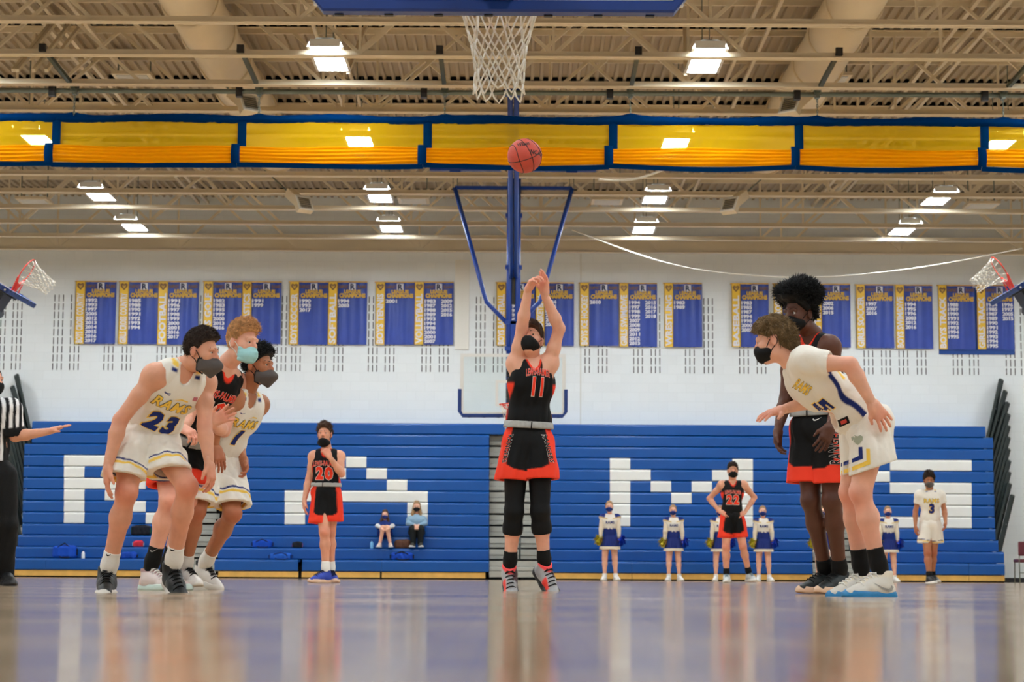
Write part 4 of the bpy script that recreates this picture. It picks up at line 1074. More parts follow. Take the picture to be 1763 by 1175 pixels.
    # face mask
    if mask:
        M = Solid(); ty, mm = mask[0], mask[1]
        lowr = mask[2] if len(mask) > 2 else {'point': 0.02, 'surgical': 0.014}.get(ty, 0.004)
        if ty == 'cloth':
            M.ell(L(0, 0.05, -0.06 - lowr), A, V(0.063, 0.07, 0.053) * k, 0.03).cone(L(0, 0.104, -0.028 - lowr), L(0, 0.09, -0.085 - lowr), 0.016 * k, 0.022 * k, 0.03)
            for s in (-1, 1): M.cone(L(0.02 * s, 0.1, -0.04 - lowr), L(0.06 * s, 0.035, -0.06 - lowr), 0.018 * k, 0.014 * k, 0.03)
        elif ty == 'point':
            M.cone(L(0, 0.105, -0.004 - lowr), L(0, 0.145, -0.05 - lowr), 0.007 * k, 0.006 * k, 0.03).cone(L(0, 0.145, -0.05 - lowr), L(0, 0.085, -0.115 - lowr), 0.006 * k, 0.012 * k, 0.03)
            M.ell(L(0, 0.07, -0.058 - lowr), A, V(0.05, 0.062, 0.055) * k, 0.03)
            for s in (-1, 1):
                for z in (-0.03, -0.06, -0.09): M.cone(L(0.0, 0.12, -0.055 - lowr), L(0.064 * s, 0.03, z - lowr), 0.012 * k, 0.012 * k, 0.03)
        elif ty == 'surgical':
            for z, y in ((-0.02, 0.108), (-0.045, 0.118), (-0.07, 0.114), (-0.098, 0.096)):
                for s in (-1, 1): M.cone(L(0, y, z - lowr), L(0.062 * s, 0.04, z * 0.85 - 0.008 - lowr), 0.0135 * k, 0.013 * k, 0.008)
            M.ell(L(0, 0.058, -0.062 - lowr), A, V(0.063, 0.062, 0.052) * k, 0.02)
        mp = M.mesh((0.005 if res < 0.009 else 0.008) * k); mo = np_mesh('face_mask', [mp], mm, fig.root)
        if ty == 'point' and res < 0.009:
            bd = MB(); 
            for s in (-1, 1): bd.tube([L(0.066 * s, 0.05, -0.018 - lowr), L(0.076 * s, 0.03, -0.026 - lowr), L(0.075 * s, 0.024, -0.06 - lowr), L(0.073 * s, 0.03, -0.094 - lowr), L(0.05 * s, 0.06, -0.112 - lowr)], 0.0045 * k, 6)
            bd.build('mask_trim', M_BLACK, mo, True)
        if straps:
            sm = M_BLACK if mm is not M_MASKB else M_WHITE
            for s in (-1, 1):
                st_ = MB(); st_.tube([L(0.062 * s, 0.04, -0.032 - lowr), L(0.078 * s, 0.015, -0.005), L(0.082 * s, -0.018, 0.012), L(0.084 * s, -0.032, -0.008)], 0.0026 * k, 5)
                st_.tube([L(0.06 * s, 0.035, -0.085 - lowr), L(0.074 * s, 0.01, -0.055), L(0.08 * s, -0.025, -0.03), L(0.084 * s, -0.032, -0.008)], 0.0026 * k, 5)
                st_.build('ear_loop', sm, mo, True)

def shoe(fig, ank, fwd, up, col, sole, lace=None, sc=None, res=0.007, collar=None, accent=None, high=0.02):
    """shoe whose ankle joint is at ank; col(local verts)->colour"""
    k = sc or fig.sc; f = nrm(fwd); u = nrm(np.array(up, float) - f * np.dot(up, f)); r = np.cross(f, u); A = np.array([r, f, u])
    L = lambda x, y, z: ank + (r * x + f * y + u * z) * k
    S = Solid().cone(L(0, -0.01, high), L(0, 0.005, -0.03), 0.046 * k, 0.05 * k, 0.03).cone(L(0, -0.03, -0.055), L(0, 0.08, -0.045), 0.042 * k, 0.046 * k, 0.03)
    S.cone(L(0, 0.04, -0.015), L(0, 0.16, -0.062), 0.036 * k, 0.033 * k, 0.03).cone(L(0, 0.14, -0.065), L(0, 0.195, -0.068), 0.044 * k, 0.032 * k, 0.02, sq=(u, 0.75))
    cuts = [plane_cut(L(0, 0, high + 0.012), u), plane_cut(L(0, 0, -0.082), -u)]
    up_ = S.mesh(res * k, cuts=cuts)
    lc = lambda v: col((v - ank) @ A.T / k)
    so = np_mesh('shoe', [up_], SHOEA, fig.root, lc)
    T = Solid().cone(L(0, -0.034, -0.085), L(0, 0.07, -0.085), 0.047 * k, 0.046 * k, 0.02).cone(L(0, 0.07, -0.085), L(0, 0.15, -0.085), 0.046 * k, 0.054 * k, 0.02).cone(L(0, 0.15, -0.085), L(0.004, 0.2, -0.082), 0.054 * k, 0.036 * k, 0.02)
    def slabc(X, Y, Z):
        y = ((X - ank[0]) * f[0] + (Y - ank[1]) * f[1] + (Z - ank[2]) * f[2]) / k
        z = ((X - ank[0]) * u[0] + (Y - ank[1]) * u[1] + (Z - ank[2]) * u[2]) / k
        top = -0.058 + 0.014 * np.clip((y - 0.17) / 0.06, 0, 1) + 0.01 * np.clip((-y) / 0.06, 0, 1)
        bot = -0.097 + 0.014 * np.clip((y - 0.15) / 0.09, 0, 1) ** 2
        return np.maximum(z - top, bot - z) * k
    np_mesh('sole', [T.mesh(res * 0.85 * k, cuts=[slabc])], sole, so)
    if lace is not None:
        for i in range(5):
            y = 0.052 + i * 0.022; z = 0.0285 - i * 0.0108
            m = MB(); m.tube([L(-0.03, y - 0.008, z - 0.02), L(-0.012, y, z + 0.002), L(0.012, y + 0.004, z + 0.002), L(0.03, y - 0.004, z - 0.02)], 0.0042 * k, 5); m.build('lace', lace, so, True)
        m = MB()
        for s in (-1, 1): m.tube([L(0, 0.045, 0.022), L(0.018 * s, 0.05, 0.034), L(0.03 * s, 0.055, 0.02), L(0.012 * s, 0.05, 0.02)], 0.003 * k, 5)
        m.build('lace_bow', lace, so, True)
    return so, L

def decal(target, words, parent, name):
    pass
def project(fig, name, v2, f2, target, c, ux, uy, dr, material, parent, lift=0.004, cell=0.009, thick=0.0):
    """lay a flat outline (v2,f2 in metres) on the target mesh object along direction dr"""
    bm = bmesh.new(); vs = [bm.verts.new((p[0], p[1], 0)) for p in v2]
    for q in f2:
        try: bm.faces.new([vs[i] for i in q])
        except ValueError: pass
    for ax in (0, 1):
        a, b = v2[:, ax].min(), v2[:, ax].max(); t = a + cell
        while t < b:
            co = (t, 0, 0) if ax == 0 else (0, t, 0); no = (1, 0, 0) if ax == 0 else (0, 1, 0)
            bmesh.ops.bisect_plane(bm, geom=bm.verts[:] + bm.edges[:] + bm.faces[:], plane_co=co, plane_no=no); t += cell
    me = target.data; key = me.name
    if key not in _BVH:
        co = np.empty(len(me.vertices) * 3, np.float32); me.vertices.foreach_get('co', co); lp = np.empty(len(me.loops), np.int32); me.loops.foreach_get('vertex_index', lp)
        _BVH[key] = BVHTree.FromPolygons([tuple(x) for x in co.reshape(-1, 3).tolist()], lp.reshape(-1, 4).tolist())
    bv = _BVH[key]; c = np.array(c, float); ux, uy, dr = nrm(ux), nrm(uy), nrm(dr); dead = []
    for v in bm.verts:
        p = c + ux * v.co.x + uy * v.co.y
        h = bv.ray_cast(Vector(p - dr * 0.6), Vector(dr), 1.6)
        if h[0] is None: dead.append(v)
        else: v.co = h[0] - Vector(dr) * lift
    bmesh.ops.delete(bm, geom=dead, context='VERTS')
    m2 = bpy.data.meshes.new(name); bm.to_mesh(m2); bm.free(); m2.materials.append(material)
    return link(name, m2, parent)
_BVH = {}
def lettering(fig, name, s, target, c, ux, uy, dr, h, w, mats, parent, bold=0.03, shear=0.0, arch=0.0, outline=0.028, cell=0.01, lifts=(0.004, 0.006)):
    """word printed on cloth: outline layer below, fill above; ux runs the way the word reads"""
    for (mm, bo, lf, nm) in ((mats[1], bold + outline, lifts[0], name + '_outline'), (mats[0], bold, lifts[1], name)):
        if mm is None: continue
        spc = 1.0 + 3.2 * (bold + (outline if mats[1] is not None else 0))
        v0, _ = text2d(s, bold, shear, spc); v, f = text2d(s, bo, shear, spc); v = v.copy()
        wid = v0[:, 0].max() - v0[:, 0].min(); sx = w / wid
        v2 = np.stack([v[:, 0] * sx, v[:, 1] * h], 1)
        if arch: v2[:, 1] -= arch * (2 * v2[:, 0] / w) ** 2
        project(fig, nm, v2, f, target, c, ux, uy, dr, mm, parent, lf, cell)
SWOOSH = (np.array([(-0.5, 0.02), (-0.42, -0.16), (-0.25, -0.2), (0.0, -0.1), (0.5, 0.22), (0.0, 0.0), (-0.25, -0.06), (-0.36, -0.02), (-0.38, 0.1)]), [(0, 1, 7, 8), (1, 2, 6, 7), (2, 3, 5, 6), (3, 4, 5)])
def limbs_frame(J, yaw):
    N, P = J['N'], J['P']; up = nrm(N - P)
    f = V(math.sin(math.radians(yaw)), -math.cos(math.radians(yaw)), 0); f = nrm(f - up * np.dot(f, up)); r = np.cross(f, up)
    return r, f, up
def torso_solid(J, yaw, k, bulk=1.0, S=None, girdle=True):
    r, f, up = limbs_frame(J, yaw); N, P = J['N'], J['P']; S = S or Solid(); A = np.array([r, f, up]); d = P - N
    hy = J.get('pyaw', yaw); rh, fh, _ = limbs_frame(J, hy); Ah = np.array([rh, fh, up])
    lean = J.get('curve', 0.0); C = N + d * 0.31 + f * (0.02 + lean * 0.0) * k; Wt = N + d * 0.66 - f * (lean) * k
    S.ell(C, A, V(0.158, 0.108, 0.175) * k * bulk, 0.05).ell(Wt, A, V(0.137, 0.098, 0.17) * k * bulk, 0.05).ell(P, Ah, V(0.158, 0.112, 0.13) * k * bulk, 0.05)
    if girdle:
        for s in ('a', 'b'):
            sh = J['sh' + s]; S.cone(sh, N + d * 0.06, 0.056 * k * bulk, 0.055 * k * bulk, 0.05); S.cone(sh, C + (sh - C) * 0.4, 0.055 * k * bulk, 0.08 * k, 0.05)
    return S
def player(fig, J, yaw, skin, head, hands, kit, sleeves=False, bulk=1.0, hrot=None, waist=None, legs=True, neckline='v', shorts_len=0.86, flare=1.0):
    """build the body, kit and head of one standing player. J: joints a/b = image left/right"""
    k = fig.sc; r, f, up = limbs_frame(J, yaw); N, P = J['N'], J['P']; d = P - N; far = fig.res > 0.014
    B = torso_solid(J, yaw, k, bulk)
    for s in ('a', 'b'):
        sh, el, wr = J['sh' + s], J['el' + s], J['wr' + s]
        B.ball(sh + (el - sh) * 0.08, 0.057 * k * bulk, 0.05).cone(sh, el, 0.05 * k * bulk, 0.041 * k, 0.03).cone(el, el + (wr - el) * 0.3, 0.041 * k, 0.043 * k, 0.02).cone(el + (wr - el) * 0.3, wr, 0.043 * k, 0.0275 * k, 0.02)
        B.ball(sh + (el - sh) * 0.45 + f * 0.008, 0.046 * k * bulk, 0.03)
        hp, kn, an = J['hp' + s], J['kn' + s], J['an' + s]
        B.cone(hp, kn, 0.088 * k * bulk, 0.059 * k, 0.03).cone(kn, kn + (an - kn) * 0.32, 0.055 * k, 0.054 * k, 0.03).cone(kn + (an - kn) * 0.32, an, 0.054 * k, 0.037 * k, 0.03)
        sd = nrm(an - kn); bk = nrm(-f + sd * np.dot(f, sd)); 
        B.ball(kn + (an - kn) * 0.28 + bk * 0.018 * k, 0.052 * k, 0.04).ball(kn - bk * 0.012 * k, 0.05 * k, 0.03)
    parts = [B.mesh(fig.res)]
    for s in ('a', 'b'):
        if s in hands:
            h = hands[s]; wr = J['wr' + s]; tip = fig.P(*h[0]) if not isinstance(h[0], np.ndarray) else wr + h[0]
            kw = h[4] if len(h) > 4 else {}
            parts.append(build_hand(wr, tip - wr, h[1], h[2], h[3], sc=k * 1.04, res=0.0045 if not far else 0.009, **kw))
    hc, hy, hp_, hr = head['c'], head['yaw'], head['pitch'], head.get('roll', 0)
    build_head(fig, hc, hy, hp_, hr, N + d * 0.0, skin, head['hair'], head.get('mask'), parts, 0.0055 if not far else 0.0075, sc=k * head.get('sc', 1.0), brow=head.get('brow'))
    hot = []
    for s in ('a', 'b'):
        dk = nrm(J['an' + s] - J['kn' + s]); hot += [(J['kn' + s] + f * 0.05 * k, 0.075 * k, 0.75), (J['el' + s], 0.06 * k, 0.45), (J['kn' + s] * 0.55 + J['an' + s] * 0.45 + f * 0.03, 0.1 * k, 0.3)]
        if s in hands:
            h = hands[s]; tp = fig.P(*h[0]); dr = nrm(tp - J['wr' + s]); hot.append((J['wr' + s] + dr * 0.12 * k, 0.085 * k, 0.6))
    hc_, A_, hk_ = fig.head; hot += [(hc_ + (A_[1] * 0.1 - A_[2] * 0.02) * hk_, 0.045 * hk_, 0.4), (hc_ + A_[0] * 0.08 * hk_, 0.035 * hk_, 0.5), (hc_ - A_[0] * 0.08 * hk_, 0.035 * hk_, 0.5)]
    body = body_mesh(parts, skin, fig.root, hot)
    # ---- jersey
    S = torso_solid(J, yaw, k, bulk, girdle=False)
    for s in ('a', 'b'):
        sh = J['sh' + s]; m_ = N + d * 0.05 + (sh - N) * 0.62
        S.cone(m_, N + d * 0.1 + (sh - N) * 0.3, 0.05 * k, 0.05 * k, 0.04).cone(m_, N + d * 0.3 + (sh - N) * 0.5, 0.05 * k, 0.08 * k, 0.05)
    S.ell(N + d * 0.78, np.array([r, f, up]), V(0.152, 0.112, 0.11) * k * bulk, 0.04)
    if sleeves:
        for s in ('a', 'b'):
            sh, el = J['sh' + s], J['el' + s]; S.cone(sh, sh + (el - sh) * sleeves, 0.054 * k, 0.06 * k, 0.03)
            S.cone(sh, N + d * 0.06, 0.06 * k, 0.056 * k, 0.04).cone(sh, N + d * 0.31 + (sh - N) * 0.35, 0.062 * k, 0.085 * k, 0.05)
    hole_n = Solid(); nv = 0.064 if neckline == 'v' else 0.07
    hole_n.cone(N - up * 0.01 - f * 0.01, N + (head['c'] - N) * 0.8, nv * k, nv * k)
    if neckline == 'v': hole_n.cone(N + f * 0.06 * k, N + d * 0.13 + f * 0.16 * k, 0.048 * k, 0.01 * k)
    cuts = [hole(hole_n)]
    if not sleeves:
        Ha = Solid()
        for s in ('a', 'b'):
            sh, el = J['sh' + s], J['el' + s]; o = nrm(sh - N - up * np.dot(sh - N, up)); ad = nrm(el - sh)
            q_ = kit.get('armhole', 1.0)
            Ha.cone(sh + o * 0.054 * k, sh + o * 0.046 * k + ad * 0.1 * k, 0.064 * k * q_, 0.064 * k * q_).cone(sh + o * 0.046 * k, sh + o * 0.046 * k - up * 0.07 * k, 0.06 * k * q_, 0.05 * k * q_)
        cuts.append(hole(Ha))
    else:
        for s in ('a', 'b'):
            sh, el = J['sh' + s], J['el' + s]
            e = sh + (el - sh) * sleeves; n_ = nrm(el - sh)
            Hs = Solid().cone(e + n_ * 0.07 * k, e + n_ * 0.22 * k, 0.07 * k, 0.09 * k); cuts.append(hole(Hs))
    bot = kit.get('jersey_bottom', 0.86)
    cuts.append(plane_cut(N + d * bot, -up))
    jr = min(fig.res, 0.0072) if not far else fig.res * 0.9
    jm = S.mesh(jr, inflate=0.013 * k, cuts=cuts, noise=fold_noise(0.005 * k, 70 / k, fig.seed, up))
    hn = hole(hole_n)
    def jcol(v):
        q = (v - N); x = q @ r / k; y = q @ f / k; z = q @ up / k
        c = np.tile(np.array(kit['base']), (len(v), 1))
        c = kit['jersey_col'](c, x, y, z, np.linalg.norm(d) / k)
        if kit.get('collar') is not None:
            dn = -hn(v[:, 0], v[:, 1], v[:, 2]); c = mixc(c, kit['collar'], sstep(0.014 * k - dn, 0.008))
        if kit.get('armtrim') is not None and not sleeves:
            dn = -hole(Ha)(v[:, 0], v[:, 1], v[:, 2]); c = mixc(c, kit['armtrim'], sstep(0.012 * k - dn, 0.008))
        return c
    jersey = np_mesh('jersey', [jm], ATT, fig.root, jcol)
    # ---- shorts
    S = Solid(); rh, fh, _ = limbs_frame(J, J.get('pyaw', yaw))
    S.ell(P, np.array([rh, fh, up]), V(0.172, 0.13, 0.13) * k * bulk, 0.05)
    cuts = [plane_cut(P + up * 0.1 * k, up)]; ax = []
    inner = Solid()
    for s in ('a', 'b'):
        hp, kn = J['hp' + s], J['kn' + s]; he = J['hem' + s] if 'hem' + s in J else hp + (kn - hp) * shorts_len; n_ = nrm(he - hp)
        R0_, R1 = 0.104 * k * bulk, 0.116 * k * flare
        oo = nrm((hp - P) - n_ * np.dot(hp - P, n_)) * 0.012 * k
        S.cone(hp, he + n_ * 0.12 * k + oo, R0_, R1 + 0.008 * k, 0.045 if not far else 0.02)
        inner.cone(hp + (he - hp) * 0.78 + oo, he + n_ * 0.2 * k + oo, R1 * 0.72, R1 * 0.9); ax.append((hp, he, n_, nrm(oo), R1))
    def hemcut(X, Y, Z):
        best = None; dm = None
        for hp, he, n_, oo, R1 in ax:
            t = (X - he[0]) * n_[0] + (Y - he[1]) * n_[1] + (Z - he[2]) * n_[2]
            hn_ = nrm(J['hemn']) if 'hemn' in J else nrm(n_ * 0.45 + V(0, 0, -0.55)); t2 = (X - he[0]) * hn_[0] + (Y - he[1]) * hn_[1] + (Z - he[2]) * hn_[2]
            qx, qy, qz = X - he[0] - n_[0] * t, Y - he[1] - n_[1] * t, Z - he[2] - n_[2] * t
            dd = np.sqrt(qx * qx + qy * qy + qz * qz)
            if best is None: best, dm = t2, dd
            else: best = np.where(dd < dm, t2, best)
        return best
    cuts += [hemcut, hole(inner)]
    sm = S.mesh(jr * 1.05, inflate=0.008 * k, cuts=cuts, noise=fold_noise(0.0085 * k, 66 / k, fig.seed + 5, nrm(up + V(0, 0, 2))))
    def scol(v):
        c = np.tile(np.array(kit['shorts_base']), (len(v), 1)); 
        ds = []
        for hp, he, n_, oo, R1 in ax:
            q = v - hp; L_ = np.linalg.norm(he - hp); t = (q @ n_) / L_; w = q - np.outer(q @ n_, n_); ds.append((np.linalg.norm(w, axis=1), t, (w @ oo) / (np.linalg.norm(w, axis=1) + 1e-6), w @ fh))
        m = ds[0][0] < ds[1][0]
        t = np.where(m, ds[0][1], ds[1][1]); o = np.where(m, ds[0][2], ds[1][2]); fr = np.where(m, ds[0][3], ds[1][3])
        return kit['shorts_col'](c, t, o, fr)
    shorts = np_mesh('shorts', [sm], ATT, fig.root, scol)
    if kit.get('band') is not None:
        S = Solid().ell(P + up * 0.06 * k, np.array([rh, fh, up]), V(0.162, 0.121, 0.16) * k * bulk, 0.05)
        bm_ = S.mesh(jr, inflate=0.021 * k, cuts=[plane_cut(P + up * (0.12 + kit.get('band_up', 0)) * k, up), plane_cut(P + up * (0.07 + kit.get('band_up', 0)) * k, -up)], noise=fold_noise(0.003 * k, 150 / k, fig.seed + 9, up))
        wb_ = np_mesh('waistband', [bm_], kit['band'], shorts)
        m = MB(); q = P + up * 0.115 * k + fh * 0.15 * k
        m.tube([q + rh * 0.01, q - up * 0.05 * k + rh * 0.012], 0.005 * k, 6); m.build('drawstring', M_BLACK, wb_, True)
    fig.jersey, fig.shorts, fig.body = jersey, shorts, body; fig.fr = (r, f, up); fig.hfr = (rh, fh, up)
    return jersey, shorts
def sock(fig, an, kn, top, m, name='sock', lo=-0.03, rr=(0.047, 0.045)):
    """sock from the ankle up to fraction top of the shin"""
    k = fig.sc; d = kn - an; S = Solid().cone(an + nrm(d) * lo, an + d * top, rr[1] * k, rr[0] * k)
    e = an + d * (top - 0.0); 
    S2 = Solid().cone(an + nrm(d) * lo, an + d * top * 0.5, rr[1] * k, 0.045 * k).cone(an + d * top * 0.5, an + d * (top + 0.1), 0.045 * k, (rr[0] + 0.004) * k)
    return np_mesh(name, [S2.mesh(0.006 * k if fig.res < 0.014 else 0.01, cuts=[plane_cut(an + d * top, d)], noise=fold_noise(0.002 * k, 120, fig.seed))], m, fig.root)
def shoe_plain(c): return lambda q: np.tile(np.array(c), (len(q), 1))
def shoe_two(base, tongue, acc=None):
    def g(q):
        c = np.tile(np.array(base), (len(q), 1)); x, y, z = q[:, 0], q[:, 1], q[:, 2]
        c = mixc(c, tongue, sstep(0.024 - np.abs(x), 0.008) * sstep(y - 0.02, 0.01) * sstep(0.13 - y, 0.01) * sstep(z + 0.05, 0.01))
        c = mixc(c, tongue, sstep(z - 0.012, 0.008))
        if acc is not None: c = mixc(c, acc, sstep(0.03 - np.abs(y + 0.045), 0.01) * sstep(-0.02 - z, 0.01))
        return c
    return g
def on_front(fig, J, dx, dz):
    """point on the chest frame: dx towards image right (reading direction), dz down from the neck, metres"""
    r, f, up = fig.fr; return J['N'] - r * dx * fig.sc - up * dz * fig.sc + f * 0.1 * fig.sc
def print_front(fig, J, word, wz, ww, wh, num, nz, nw, nh, mats, bold=0.02, shear=0.0, arch=0.0, dx=0.0, nmats=None, oz=0.03):
    r, f, up = fig.fr; k = fig.sc; cell = 0.01 if fig.res < 0.014 else 0.03
    if word: lettering(fig, 'team_lettering', word, fig.jersey, on_front(fig, J, dx, wz), -r, up, -f, wh * k, ww * k, mats, fig.jersey, bold, shear, arch * k, oz, cell)
    if num: lettering(fig, 'number', num, fig.jersey, on_front(fig, J, dx, nz), -r, up, -f, nh * k, nw * k, nmats or mats, fig.jersey, 0.06, shear, 0.0, 0.03, cell)

# team kits
def vis_j(c, x, y, z, L): 
    s = sstep(np.abs(x) - (0.14 + 0.10 * np.clip(-(z + 0.17), -0.05, 0.3)), 0.01) * sstep(-z - 0.18, 0.02) * sstep(y + 0.06, 0.02); return mixc(c, CL['red'], s)
def vis_s(c, t, o, fr):
    side = sstep(o - 0.70, 0.05) * sstep(fr + 0.035, 0.01)
    diag = sstep(t - (0.73 - 0.14 * np.clip((o - 0.3) / 0.5, 0, 1)), 0.02)
    c = mixc(c, CL['red'], np.maximum(side, diag)); return c
VIS = dict(base=CL['black'], jersey_col=vis_j, collar=CL['red'], shorts_base=CL['black'], shorts_col=vis_s, band=M_GREY, jersey_bottom=0.8)
def hom_j(c, x, y, z, L):
    c = mixc(c, CL['navy'], sstep(0.012 - np.abs(np.abs(x) - 0.148), 0.006) * sstep(-z - 0.16, 0.02) * 0.0)
    for s0, cc in ((-0.012, CL['gold']), (-0.036, CL['navy'])): c = mixc(c, cc, sstep(0.009 - np.abs(z - s0 - 0.03), 0.006) * sstep(np.abs(x) - 0.055, 0.01) * sstep(0.09 - np.abs(x), 0.01) * sstep(y, 0.02))
    return c
def hom_s(c, t, o, fr):
    c = mixc(c, CL['navy'], sstep(0.022 - np.abs(t - 0.80), 0.012)); return mixc(c, CL['gold'], sstep(0.034 - np.abs(t - 0.895), 0.012))
HOM = dict(base=CL['white'], jersey_col=hom_j, collar=None, shorts_base=CL['white'], shorts_col=hom_s, band=None, jersey_bottom=0.93)
PR_V = (M_RED, M_OUTL); PR_H = (M_GOLD, M_OUTD); PR_HN = (M_NAVY, M_GOLD)
def swoosh(fig, target, c, ux, uy, dr, w, m, parent, name='tick_mark'):
    project(fig, name, SWOOSH[0] * w, SWOOSH[1], target, c, ux, uy, dr, m, parent, 0.003, 0.02)

# ---------------------------------------------------------------- the shooter
def shooter():
    F = Fig('player number 11 in black jersey jumping with both arms raised to shoot', 14.2, 1.0, 3)
    p = F.P
    J = dict(N=p(916, 619), P=p(909, 755, 0.03), sha=p(888, 628, -0.02), shb=p(945, 628, -0.02), ela=p(899, 562, -0.13), elb=p(963, 566, -0.1), wra=p(909, 500, -0.24), wrb=p(938, 509, -0.22),
             hpa=p(890, 772, 0), hpb=p(929, 772, 0), kna=p(885, 882, -0.05), knb=p(930, 882, -0.05), hema=p(883, 828, -0.03), hemb=p(931, 826, -0.03), ana=p(877, 981, 0.03), anb=p(938, 977, 0.03))
    hands = {'a': ((919, 478, -0.32), (0.75, -0.25, -0.5), 1, 38, dict(spread=3)), 'b': ((937, 474, -0.25), (-0.7, -0.6, 0), -1, 6, dict(spread=3, curls=[4, 8, 12, 14]))}
    player(F, J, 12, SK_PALE, dict(c=p(915, 587, -0.03), yaw=-14, pitch=22, hair=dict(style='short', mat=H_BROWN, top=0.015, tufts=2200, tlen=0.02, trad=0.0018, jit=0.14, out=0.12, comb=(0.2, 0.6, 0)), mask=('cloth', M_BLACK)), hands, dict(VIS, armtrim=None, armhole=0.86), flare=0.98, shorts_len=0.62)
    print_front(F, J, 'LEWIS-PALMER', 0.092, 0.175, 0.048, '11', 0.2, 0.085, 0.115, PR_V, arch=0.012, shear=0.06, dx=0.022)
    r, f, up = F.hfr
    lettering(F, 'side_lettering', 'RANGERS', F.shorts, p(862, 772, -0.15), (-0.06, 0.05, -1), (1, -0.6, 0.1), (0.75, 0.75, 0), 0.038, 0.2, (M_BLACK, M_OUTL), F.shorts, 0.02, outline=0.025)
    lettering(F, 'side_lettering', 'RANGERS', F.shorts, p(957, 772, -0.15), (0.06, 0.1, -1), (0.75, 0.8, 0), (-0.8, 0.75, 0), 0.038, 0.2, (M_BLACK, M_OUTL), F.shorts, 0.02, outline=0.025)
    # calf-length tights
    for s in ('a', 'b'):
        S = Solid(); hp, kn, an = J['hp' + s], J['kn' + s], J['an' + s]
        S.cone(hp, kn, 0.092, 0.063, 0.04).cone(kn, kn + (an - kn) * 0.32, 0.063, 0.059, 0.03).cone(kn + (an - kn) * 0.3, an, 0.059, 0.04, 0.03).ball(kn + (an - kn) * 0.25 + V(0, 0.018, 0), 0.05, 0.05)
        np_mesh('legging', [S.mesh(0.009, inflate=0.003, cuts=[plane_cut(kn + (an - kn) * 0.39, an - kn)])], M_BLACK, F.root)
        sock(F, an, kn, 0.32, M_BLACK)
    g = rgb(168, 170, 174); dk = rgb(60, 12, 18)
    def c1(q):
        c = np.tile(np.array(g), (len(q), 1)); x, y, z = q[:, 0], q[:, 1], q[:, 2]
        c = mixc(c, dk, sstep(-x - 0.012, 0.006) * sstep(0.1 - y, 0.02) * sstep(z + 0.06, 0.01)); c = mixc(c, rgb(250, 70, 60), sstep(x - 0.03, 0.006) * sstep(y - 0.08, 0.01) * sstep(0.15 - y, 0.01)); return mixc(c, rgb(250, 70, 70), sstep(z - 0.016, 0.006))
    shoe(F, J['ana'], (0.08, -0.72, -0.68), (0, -0.6, 0.7), c1, M_RUBB, M_BLACK, sc=1.12)
    shoe(F, J['anb'], (0.42, -0.6, -0.7), (0.2, -0.6, 0.7), c1, M_RUBB, M_BLACK, sc=1.12)
    for s in ('a', 'b'):
        an = J['an' + s]; m = MB(); m.tube([an + V(-0.03, 0.05, 0.0), an + V(-0.035, 0.07, 0.04), an + V(-0.01, 0.07, 0.045), an + V(-0.005, 0.05, 0.0)], 0.006, 6); m.build('pull_tab', M_RED, F.root, True)
    return F
